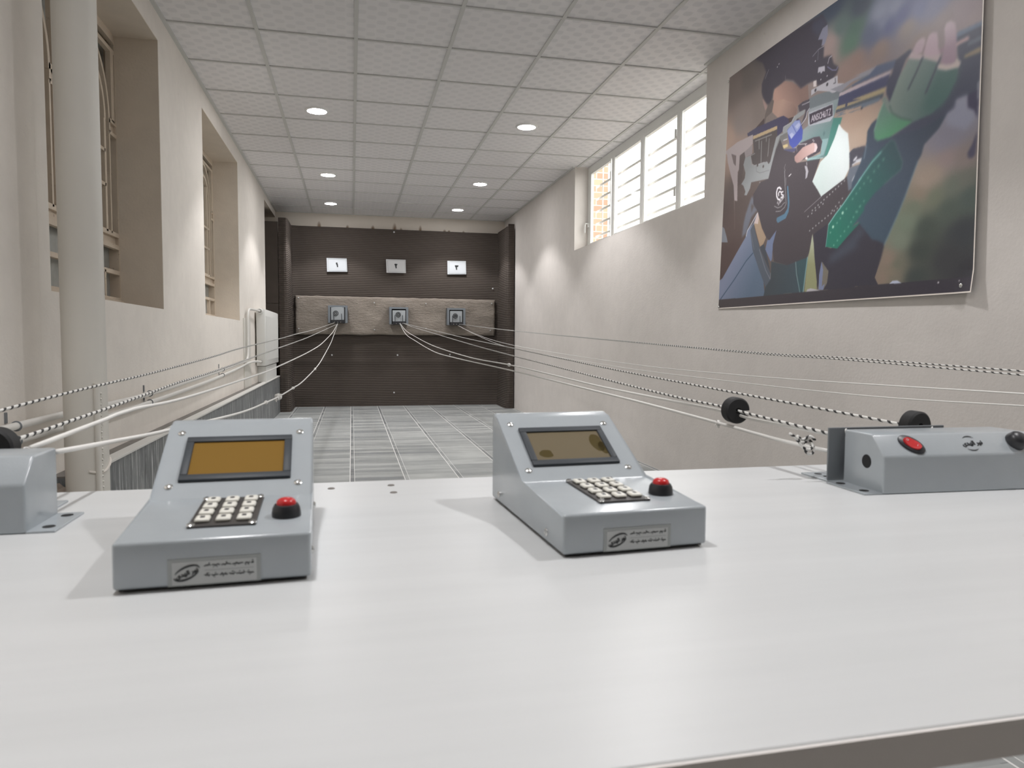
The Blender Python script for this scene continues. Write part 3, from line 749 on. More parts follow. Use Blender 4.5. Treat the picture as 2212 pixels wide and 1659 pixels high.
def console(label, loc, yaw, screen, hazy):
    t = thing('control_console', label, 'control console', loc, yaw, 'control consoles on the bench')
    B = .003
    m = MB(); prof = [(0, B), (0, HF), (YK, ZK), (YT, ZT), (YT+.012, ZT+.0045), (CD-.004, ZT+.0045), (CD, ZT), (CD, B)]
    m.prism(prof, 'x', 0, CW, bevel=.0032, seg=3); obj('case', m, M['grey_paint'], t, smooth=35, local=True)
    m = MB()
    for x in (.02, CW-.02):
        for y in (.02, CD-.02): m.lathe([(0, 0), (.006, 0), (.006, B+.001), (0, B+.001)], 14, Matrix.Translation((x, y, 0)))
    m.box(.004, CW-.004, .004, CD-.004, .0012, B+.001); obj('feet', m, M['black_rubber'], t, local=True)
    # display
    x0, x1, y0, y1 = .0228, .1402, .0285, .1060
    m = MB(); w = .0095
    for bx in ((x0, x1, y0, y0+w), (x0, x1, y1-w, y1), (x0, x0+w-.001, y0+w, y1-w), (x1-w+.001, x1, y0+w, y1-w)): m.box(*bx, -.001, .0035, bevel=.001)
    bz = obj('bezel', tb(m, SLM), M['bezel'], t, smooth=30, local=True)
    m = MB(); m.box(x0+.006, x1-.006, y0+.006, y1-.006, -.001, .0012); scr = obj('screen', tb(m, SLM), screen, bz, local=True)
    if hazy:
        for cx, cy, rx, ry in ((.123, .071, .0085, .020), (.129, .060, .006, .014), (.047, .052, .009, .0085)):
            m = MB(); m.poly([(cx+rx*(1+.12*math.sin(3*a+cx*90))*math.cos(a), cy+ry*(1+.10*math.cos(2*a))*math.sin(a), .00125) for a in [2*PI*i/26 for i in range(26)]])
            obj('smudge', tb(m, SLM), M['smudge'], scr, local=True)
    for x, y in ((.0150, .1170), (.1490, .1145), (.0148, .0215), (.1485, .0200)): screw_head('screw', x, y, SLM, t, .0044)
    # keypad
    kx0, kx1, ky0, ky1 = .054, .114, .033, .138
    m = MB(); m.box(kx0, kx1, ky0, ky1, -.001, .0022, bevel=.0008); kp = obj('keypad', tb(m, DKM), M['keypad'], t, local=True)
    for c in range(3):
        for r in range(4):
            x = kx0+.0115+.0185*c; y = ky0+.017+.0237*r
            m = MB(); m.box(x-.0066, x+.0066, y-.0082, y+.0082, .002, .0062, bevel=.0022, seg=3)
            m.mi = 1; m.box(x-.002, x+.002, y-.0034, y+.0030, .0060, .00635)
            obj('key', tb(m, DKM), [M['key'], M['key_ink']], kp, smooth=50, local=True)
    for x in (kx0+.003, kx1-.003):
        for y in (ky0+.003, ky1-.003): screw_head('screw', x, y, DKM @ Matrix.Translation((0, 0, .002)), kp, .0038)
    # push button
    P = DKM @ Matrix.Translation((.1405, .060, 0))
    m = MB(); m.lathe([(.0138, 0), (.0138, .0035), (.0130, .0085), (.0112, .0118), (.0098, .0122), (.0094, .0105), (0, .0105)], 36, P); bt = obj('push_button', m, M['black_plastic'], t, smooth=True, local=True)
    m = MB(); m.lathe([(.0094, .0105), (.0094, .0135), (.0084, .0160), (.0058, .0176), (.0025, .0182), (0, .0183)], 32, P); obj('button_cap', m, M['red'], bt, smooth=True, local=True)
    # rating label with logo and two lines of script
    lx0, lx1, lz0, lz1 = .0440, .1208, .0035, .0275
    m = MB(); m.box(lx0, lx1, lz0, lz1, -.0005, .0006); m.mi = 1; m.box(lx0+.0035, lx1-.0035, lz0+.001, lz1-.0028, .0004, .0009)
    lb = obj('rating_label', tb(m, FRM), [M['label_rim'], M['label']], t, local=True)
    m = MB(); LM = FRM @ Matrix.Translation((lx0+.0155, (lz0+lz1)/2-.0006, .0009)) @ Matrix.Rotation(math.radians(24), 4, 'Z')
    arc_ribbon(m, [(.0112*math.cos(a), .0052*math.sin(a)) for a in [math.radians(k) for k in range(-8, 150, 8)]], .0006, .0018, LM)
    arc_ribbon(m, [(.0112*math.cos(a), .0052*math.sin(a)) for a in [math.radians(k) for k in range(172, 330, 8)]], .0006, .0018, LM)
    text_mesh(m, LOGO, .0052, LM @ Matrix.Rotation(math.radians(-6), 4, 'Z') @ Matrix.Translation((0, -.0003, .0004)))
    cz = (lz0+lz1)/2
    script_line(m, lx0+.0295, lx1-.006, cz+.0050, .0034, FRM @ Matrix.Translation((0, 0, .0006)), 3)
    script_line(m, lx0+.0295, lx1-.006, cz-.0040, .0034, FRM @ Matrix.Translation((0, 0, .0006)), 8)
    obj('lettering', m, M['ink'], lb, local=True)
    m = MB(); m.box(lx0+.030, lx1-.006, cz+.0004, cz+.0008, .0009, .0011); obj('rule_line', tb(m, FRM), M['label_rim'], lb, local=True)
    # side screws
    for xs, s in ((0, -1), (CW, 1)):
        for y, z in ((.2467, .0135), (.0513, .0135)): screw_head('screw', 0, 0, Matrix.Translation((xs, y, z)) @ Matrix.Rotation(s*PI/2, 4, 'Y'), t, .0042)
    return t
console('grey control console with a lit amber display, left of the two on the bench', (-.2018, .6565, TZ), .0412, M['amber'], False)
console('grey control console with a dull smudged display, right of the two on the bench', (.2071, .6777, TZ), .0622, M['olive'], True)

# ------------------------------------------------------------------ motor boxes at the bench edge
def motor_box(label, loc, yaw, L, sw, lg, kn, flip):
    """x runs along the box; sw/lg/kn: x of the switch, the logo and the knob"""
    t = thing('motor_box', label, 'motor box', loc, yaw, 'target motor boxes on the bench')
    prof = [(0, 0), (0, .0555), (.027, .0845), (.0905, .0845), (.0905, 0)]
    m = MB(); m.prism(prof, 'x', 0, L, bevel=.003, seg=3); obj('case', m, M['grey_paint'], t, smooth=35, local=True)
    SM = Matrix.Translation((0, 0, .0555)) @ Matrix.Rotation(math.atan2(.029, .027), 4, 'X'); SL = math.hypot(.027, .029)
    for a, b in ((-.029, .001), (L-.001, L+.029)):
        m = MB(); m.box(a, b, 0.0, .0905, 0, .0025, bevel=.0008)
        fl = obj('mounting_flange', m, M['grey_paint'], t, local=True)
        c = a+.0135 if a < 0 else b-.0135
        for y in (.020, .074):
            m = MB(); m.lathe([(0, .0030), (.0066, .0030), (.0068, .0022)], 20, Matrix.Translation((c, y, 0))); obj('hole', m, M['hole'], fl, local=True)
    if not flip:
        m = MB(); m.lathe([(0, .0006), (.0098, .0006), (.0103, 0)], 26, Matrix.Translation((0, .037, .043)) @ Matrix.Rotation(-PI/2, 4, 'Y')); obj('cable_hole', m, M['hole'], t, local=True)
    # oval rocker switch
    def oval(mb, rx, ry, z0, z1, inset, n=36):
        rings = []
        for k, z, s in ((0, z0, 1), (1, z1-.0008, 1), (2, z1, 1-inset)):
            rings.append([mb.bm.verts.new((rx*s*math.cos(2*PI*i/n), ry*s*math.sin(2*PI*i/n), z)) for i in range(n)])
        for A, B in zip(rings, rings[1:]):
            for i in range(n): mb._face([A[i], A[(i+1) % n], B[(i+1) % n], B[i]])
        mb._face(rings[-1])
    SWM = SM @ Matrix.Translation((sw, SL*.50, 0)) @ Matrix.Rotation(math.radians(-38), 4, 'Z')
    m = MB(); oval(m, .0205, .0135, -.001, .0028, .08); rs = obj('rocker_switch', tb(m, SWM), M['black_plastic'], t, smooth=35, local=True)
    m = MB(); n = 36
    top = [(.0138*math.cos(2*PI*i/n), .0088*math.sin(2*PI*i/n)) for i in range(n)]
    A = [m.bm.verts.new((x, y, .0024)) for x, y in top]; Bv = [m.bm.verts.new((x*.94, y*.94, .0040+.22*abs(x)*.6)) for x, y in top]
    for i in range(n): m._face([A[i], A[(i+1) % n], Bv[(i+1) % n], Bv[i]])
    cc = m.bm.verts.new((0, 0, .0038))
    for i in range(n): m._face([Bv[i], Bv[(i+1) % n], cc])
    obj('rocker', tb(m, SWM), M['red'], rs, smooth=50, local=True)
    m = MB(); m.tube([(-.0085+.0016*math.cos(a), .0016*math.sin(a)+.001, .0052) for a in [2*PI*i/14 for i in range(15)]], .0003, 5); m.box(.007, .0074, -.0018, .0018, .0046, .0052); obj('switch_mark', tb(m, SWM), M['paper'], rs, local=True)
    # knob
    KM = SM @ Matrix.Translation((kn, SL*.52, 0))
    m = MB(); m.lathe([(.0150, 0), (.0150, .002), (.0142, .006), (.0128, .0105), (.0098, .0138), (.0050, .0155), (0, .0159)], 36, KM); obj('knob', m, M['black_plastic'], t, smooth=True, local=True)
    # logo
    m = MB(); LM = SM @ Matrix.Translation((lg, SL*.50, .0003))
    arc_ribbon(m, [(.0150*math.cos(a)-.0005, .0126*math.sin(a)) for a in [math.radians(k) for k in range(50, 132, 6)]], .0005, .0016, LM)
    arc_ribbon(m, [(.0150*math.cos(a)-.0025, .0126*math.sin(a)) for a in [math.radians(k) for k in range(228, 312, 6)]], .0005, .0016, LM)
    text_mesh(m, LOGO, .0098, LM @ Matrix.Rotation(math.radians(4), 4, 'Z') @ Matrix.Translation((.0015, 0, .0002)))
    obj('logo', m, M['ink'], t, local=True)
    return t
motor_box('long grey motor box with a red rocker switch at the right end of the bench', (.7505, .8755, TZ), -.035, .268, .055, .158, .236, False)
motor_box('grey motor box cut by the left photo edge, beside the amber console', (-.6255, .8845, TZ), 0.0, .268, .205, .110, .032, True)

def guide_bracket(label, x0, x1, y, xf, h=.0862):
    t = thing('guide_bracket', label, 'bracket', ((x0+x1)/2, y, TZ), 0, 'cord guide brackets')
    m = MB(); m.box(x0, x1, y-.0015, y+.0015, TZ+.003, TZ+h, bevel=.001); obj('plate', m, M['grey_dark'], t)
    m = MB(); m.box(x0, x1, y-.0015, y+.066, TZ, TZ+.003, bevel=.0008); ft = obj('foot', m, M['grey_paint'], t)
    for xx in xf:
        for yy in (y+.025, y+.048):
            m = MB(); m.lathe([(0, .0035), (.0058, .0035), (.006, .003)], 18, Matrix.Translation((xx, yy, TZ))); obj('hole', m, M['hole'], ft)
    for xx in (x0+.032, x1-.022) :
        m = MB(); m.tube([(xx+.003*math.sin(a*2), y+.0055*math.cos(a), TZ+.066+.018*math.sin(a)) for a in [2*PI*i/18 for i in range(19)]], .0014, 6); obj('zip_tie', m, M['white_cord'], t, smooth=True)
    return t
guide_bracket('dark grey upright bracket standing behind the right motor box', .7325, .948, .9765, (.752,))
guide_bracket('dark grey upright bracket hidden behind the left motor box', -.58, -.372, .9825, (-.40,), .078)

# ------------------------------------------------------------------ cords from the traps to the bench
STRANDS = {
'a': [(-0.234, 10.151, 1.2586), (-0.343, 7.127, 1.1264), (-0.404, 5.437, 1.0654), (-0.435, 4.566, 1.0308), (-0.48, 3.345, 0.9891), (-0.499, 2.797, 0.964), (-0.525, 2.078, 0.9368), (-0.538, 1.723, 0.927), (-0.545, 1.546, 0.9215), (-0.554, 1.293, 0.9118), (-0.557, 1.213, 0.9073)] ,
'b': [(-0.216, 10.504, 1.2437), (-0.328, 6.238, 1.0612), (-0.363, 4.883, 1.0109), (-0.386, 4.036, 0.9821), (-0.407, 3.213, 0.9537), (-0.428, 2.395, 0.9259), (-0.44, 1.972, 0.9154), (-0.446, 1.731, 0.9061), (-0.453, 1.447, 0.8959), (-0.456, 1.327, 0.8925), (-0.459, 1.231, 0.889), (-0.462, 1.133, 0.8865), (-0.463, 1.091, 0.8862), (-0.463, 1.059, 0.8813)] ,
'c': [(-0.205, 10.929, 1.2663), (-0.232, 9.506, 1.1337), (-0.258, 8.12, 1.0488), (-0.283, 6.779, 0.9798), (-0.307, 5.481, 0.9394), (-0.328, 4.391, 0.915), (-0.342, 3.614, 0.9009), (-0.351, 3.146, 0.8932), (-0.376, 1.841, 0.8921), (-0.384, 1.395, 0.9024), (-0.387, 1.247, 0.8993), (-0.39, 1.11, 0.8955), (-0.392, 0.991, 0.8924)] ,
'd': [(-0.202, 11.123, 1.2706), (-0.229, 9.383, 1.0683), (-0.241, 8.63, 0.9864), (-0.263, 7.236, 0.8778), (-0.28, 6.177, 0.809), (-0.303, 4.722, 0.7651), (-0.314, 4.031, 0.7642), (-0.325, 3.349, 0.7699), (-0.331, 2.928, 0.7808), (-0.34, 2.345, 0.7998), (-0.354, 1.499, 0.8498), (-0.359, 1.166, 0.8734), (-0.362, 0.986, 0.8872)] ,
'e': [(0.718, 11.044, 1.2866), (0.721, 9.8, 1.1109), (0.725, 8.325, 1.0186), (0.73, 6.491, 0.9267), (0.734, 5.161, 0.9024), (0.739, 3.334, 0.889), (0.742, 2.04, 0.8736), (0.743, 1.694, 0.8688), (0.744, 1.34, 0.8616), (0.745, 1.132, 0.8559), (0.745, 0.992, 0.8565)] ,
'f': [(0.718, 10.941, 1.2843), (0.722, 9.814, 1.1586), (0.728, 8.353, 1.0674), (0.734, 6.53, 0.9773), (0.742, 4.574, 0.9216), (0.746, 3.369, 0.9124), (0.749, 2.57, 0.8989), (0.751, 2.044, 0.8895), (0.754, 1.358, 0.8864), (0.754, 1.242, 0.8818), (0.755, 1.006, 0.8819)] ,
'g': [(0.72, 10.365, 1.2714), (0.725, 8.71, 1.1872), (0.732, 6.51, 1.0922), (0.739, 4.556, 1.0078), (0.742, 3.353, 0.9613), (0.745, 2.653, 0.9372), (0.748, 1.65, 0.902), (0.749, 1.345, 0.896), (0.749, 1.226, 0.8912), (0.75, 0.999, 0.8836)] ,
'h': [(0.733, 10.357, 1.2713), (0.762, 9.145, 1.2128), (0.808, 7.185, 1.1268), (0.854, 5.268, 1.0409), (0.884, 3.995, 0.991), (0.919, 2.53, 0.9325), (0.939, 1.719, 0.9056), (0.949, 1.261, 0.8919), (0.954, 1.072, 0.8854), (0.955, 1.03, 0.8841)] ,
'i': [(1.618, 10.883, 1.2793), (1.611, 7.285, 1.1392), (1.603, 2.988, 0.9995), (1.602, 2.113, 0.981), (1.601, 1.415, 0.9632), (1.6, 1.28, 0.9588)] ,
'j': [(1.618, 10.837, 1.2748), (1.622, 7.335, 1.1363), (1.628, 3.033, 0.9947), (1.629, 2.148, 0.9738), (1.63, 1.44, 0.9522), (1.63, 1.303, 0.9468)] ,
'k': [(1.619, 11.294, 1.288), (1.612, 9.365, 1.115), (1.604, 7.246, 0.9909), (1.592, 4.214, 0.9041), (1.586, 2.673, 0.8919), (1.581, 1.395, 0.9097), (1.581, 1.262, 0.9122)] ,
'l': [(1.619, 11.342, 1.289), (1.615, 9.384, 1.1059), (1.611, 7.28, 0.959), (1.606, 4.421, 0.878), (1.603, 2.981, 0.8606), (1.602, 1.993, 0.8609), (1.601, 1.41, 0.8787), (1.6, 1.276, 0.8826)] ,
}
KNOT_D = [(5.81, 0.01, 3), (4.03, 0.009, 2), (3.34, 0.017, 9), (2.93, 0.009, 1)]

def resample(pts, step): return smooth_path(pts, step)
def cord(key, label, r, mat, group, knots=(), step=.05):
    pts = resample(STRANDS[key], step)
    t = thing('target_line', label, 'cord line', tuple(pts[-1]), 0, group)
    n = 7; m = MB(); m.tube(pts, r, n)
    o = obj('strand', m, M[mat], t, smooth='all', normals=False)
    if mat == 'braid':
        run = [0.0]
        for a, b in zip(pts, pts[1:]): run.append(run[-1]+(b-a).length)
        A = o.data.attributes.new('run', 'FLOAT', 'POINT'); A.data.foreach_set('value', [v for v in run for _ in range(n)])
        A = o.data.attributes.new('ang', 'FLOAT', 'POINT'); A.data.foreach_set('value', [.18*math.cos(2*PI*k/n) for _ in run for k in range(n)])
    for yk, rk, fray in knots:
        c = min(pts, key=lambda p: abs(p.y-yk)); rnd = random.Random(int(yk*100)); m = MB()
        m.lathe([(0, -rk*1.2), (rk*.8, -rk*.6), (rk, 0), (rk*.75, rk*.6), (0, rk*1.2)], 8, Matrix.Translation(c) @ Matrix.Rotation(1.2, 4, 'X'))
        for _ in range(fray):
            d = Vector((rnd.uniform(-1, 1), rnd.uniform(-1, 1), rnd.uniform(-1, 1))).normalized(); m.tube([c, c+d*rk*1.0, c+d*rk*1.35+Vector((0, 0, -rk*.4))], [rk*.26, rk*.2, rk*.1], 5)
        obj('knot', m, M[mat] if mat != 'braid' else M['white_cord'], t, smooth=True)
    return t
GL_, GM_, GR_ = 'cords of the left target', 'cords of the middle target', 'cords of the right target'
cord('a', 'black and white braided cord from the left target, highest of its four', .0028, 'braid', GL_)
cord('b', 'black and white braided cord from the left target to the rubber stopper', .0030, 'braid', GL_)
cord('c', 'plain white cord from the left target, just under the braided pair', .0034, 'white_cord', GL_)
cord('d', 'slack white cord from the left target with a frayed knot, lowest of its four', .0034, 'white_cord', GL_, KNOT_D)
cord('e', 'slack white cord from the middle target, lowest of its four', .0032, 'white_cord', GM_, ((1.34, .0065, 6),))
cord('f', 'white cord from the middle target knotted midway, second lowest of its four', .0029, 'white_cord', GM_, ((3.36, .009, 5),))
cord('g', 'black and white braided cord from the middle target through the hanging stopper', .0027, 'braid', GM_)
cord('h', 'black and white braided cord from the middle target to the stopper behind the motor box', .0027, 'braid', GM_)
cord('i', 'thin braided cord from the right target, upper of the close top pair', .0022, 'braid', GR_)
cord('j', 'thin braided cord from the right target, lower of the close top pair', .0022, 'braid', GR_)
cord('k', 'thin white cord from the right target, third down its bundle', .0020, 'white_cord', GR_)
cord('l', 'thin white cord from the right target, lowest of its bundle', .0020, 'white_cord', GR_)

def stopper(label, c, axis, rot):
    """slotted rubber disc threaded on a cord; built around z then turned so z lies along the cord"""
    t = thing('rubber_stopper', label, 'stopper', c, 0, 'rubber cord stoppers')
    q = Vector(axis).normalized().to_track_quat('Z', 'Y').to_matrix().to_4x4(); Mt = Matrix.Translation(c) @ q @ Matrix.Rotation(rot, 4, 'Z')
    R, r, h, n = .0262, .0062, .0125, 40; gap = math.radians(13)
    m = MB(); A = [gap+(2*PI-2*gap)*i/n for i in range(n+1)]
    prof = [(r, -h), (R-.003, -h), (R, -h+.003), (R, h-.003), (R-.003, h), (r, h)]
    rings = [[m.bm.verts.new(Mt @ Vector((p*math.cos(a), p*math.sin(a), z))) for p, z in prof] for a in A]
    for X, Y in zip(rings, rings[1:]):
        for k in range(len(prof)): m._face([X[k], X[(k+1) % len(prof)], Y[(k+1) % len(prof)], Y[k]])
    m._face(rings[0]); m._face(rings[-1][::-1])
    obj('disc', m, M['black_rubber'], t, smooth=35)
    return t
stopper('black slotted rubber stopper hanging on the braided cord left of the right motor box', (.7495, 1.285, .8938), (.001, -1, -.04), math.radians(-12))
stopper('black rubber stopper peeping over the right motor box', (.955, 1.045, .8865), (.1, -1, -.03), -1.5)
stopper('black rubber stopper at the left photo edge behind the left motor box', (-.4645, 1.07, .8835), (-.05, -1, -.03), 2.4)
TANGLE = [(0, 0, .004), (-.008, .002, .010), (-.020, .004, .005), (-.030, .002, .011), (-.026, -.003, -.003), (-.013, -.004, -.009), (-.004, 0, -.003), (-.009, .005, .005), (-.019, .003, -.002), (-.017, -.004, -.013), (-.007, -.003, -.015), (-.001, .002, -.006), (-.013, .004, .001), (-.027, .001, .002), (-.036, -.001, .010), (-.045, 0, .015)]
pts = smooth_path([(.729+a*1.05, 1.003+b, TZ+.058+c*1.1) for a, b, c in TANGLE], .003)
m = MB(); m.tube(pts, .0022, 7); o = obj('cord_tangle', m, M['braid'], smooth='all', normals=False)
run = [0.0]
for a, b in zip(pts, pts[1:]): run.append(run[-1]+(b-a).length)
A = o.data.attributes.new('run', 'FLOAT', 'POINT'); A.data.foreach_set('value', [v*1.6 for v in run for _ in range(7)])
A = o.data.attributes.new('ang', 'FLOAT', 'POINT'); A.data.foreach_set('value', [.18*math.cos(2*PI*k/7) for _ in run for k in range(7)])
tag(o, 'knotted loop of braided cord end beside the right bracket', 'cord')

# ------------------------------------------------------------------ poster on the right wall (flat print, drawn in poster millimetres)
BG=[(156,1428,105,95,90),(279,1187,122,112,106),(102,1106,150,126,110),(205,1006,140,118,104),(471,1511,82,77,76),(373,1437,92,86,82),(536,1192,112,103,97),(169,573,78,66,62),(151,337,74,61,58),(130,159,72,60,58),(299,782,84,74,70),(306,638,78,68,64),(1143,1496,62,70,82),(1203,1369,80,95,92),(1292,1265,74,98,84),(1322,1319,70,92,82),(1134,1328,132,117,113),(1102,1248,128,112,107),(1350,1404,60,68,78),(1420,1257,72,80,98),(1477,1321,112,118,134),(1564,1310,108,114,132),(1494,1268,98,104,124),(1622,1250,66,72,108),(1539,1239,64,70,104),(1715,1233,88,94,124),(1451,1234,72,78,100),(1803,1213,100,102,124),(1330,1163,118,100,92),(1485,1157,116,101,93),(1653,1182,118,108,102),(1736,1089,120,108,102),(1947,1122,126,114,117),(2026,1062,130,118,118),(1856,1115,122,111,110),(1368,1063,124,106,98),(1265,1143,120,103,96),(1344,896,150,130,115),(1397,793,156,138,122),(1336,744,152,136,122),(1882,641,116,114,124),(1959,702,122,122,132),(1928,647,116,114,124),(1898,552,128,115,113),(1841,509,134,122,110),(1990,530,120,110,106),(1793,490,134,121,109),(1758,439,118,107,94),(1994,456,96,98,90),(1939,440,92,98,88),(2020,378,70,80,75),(1846,412,96,101,86),(1734,394,96,103,88),(1921,351,70,79,72),(1698,330,100,110,95),(1803,294,62,70,64),(1661,254,104,112,98),(1770,200,58,64,60),(1932,143,55,56,58),(1994,246,54,57,60),(2036,77,50,50,54),(1751,83,58,64,62),(1595,179,122,108,96),(1564,98,120,106,94),(1613,115,116,106,92),(1644,153,96,97,84),(1628,93,104,100,88)]
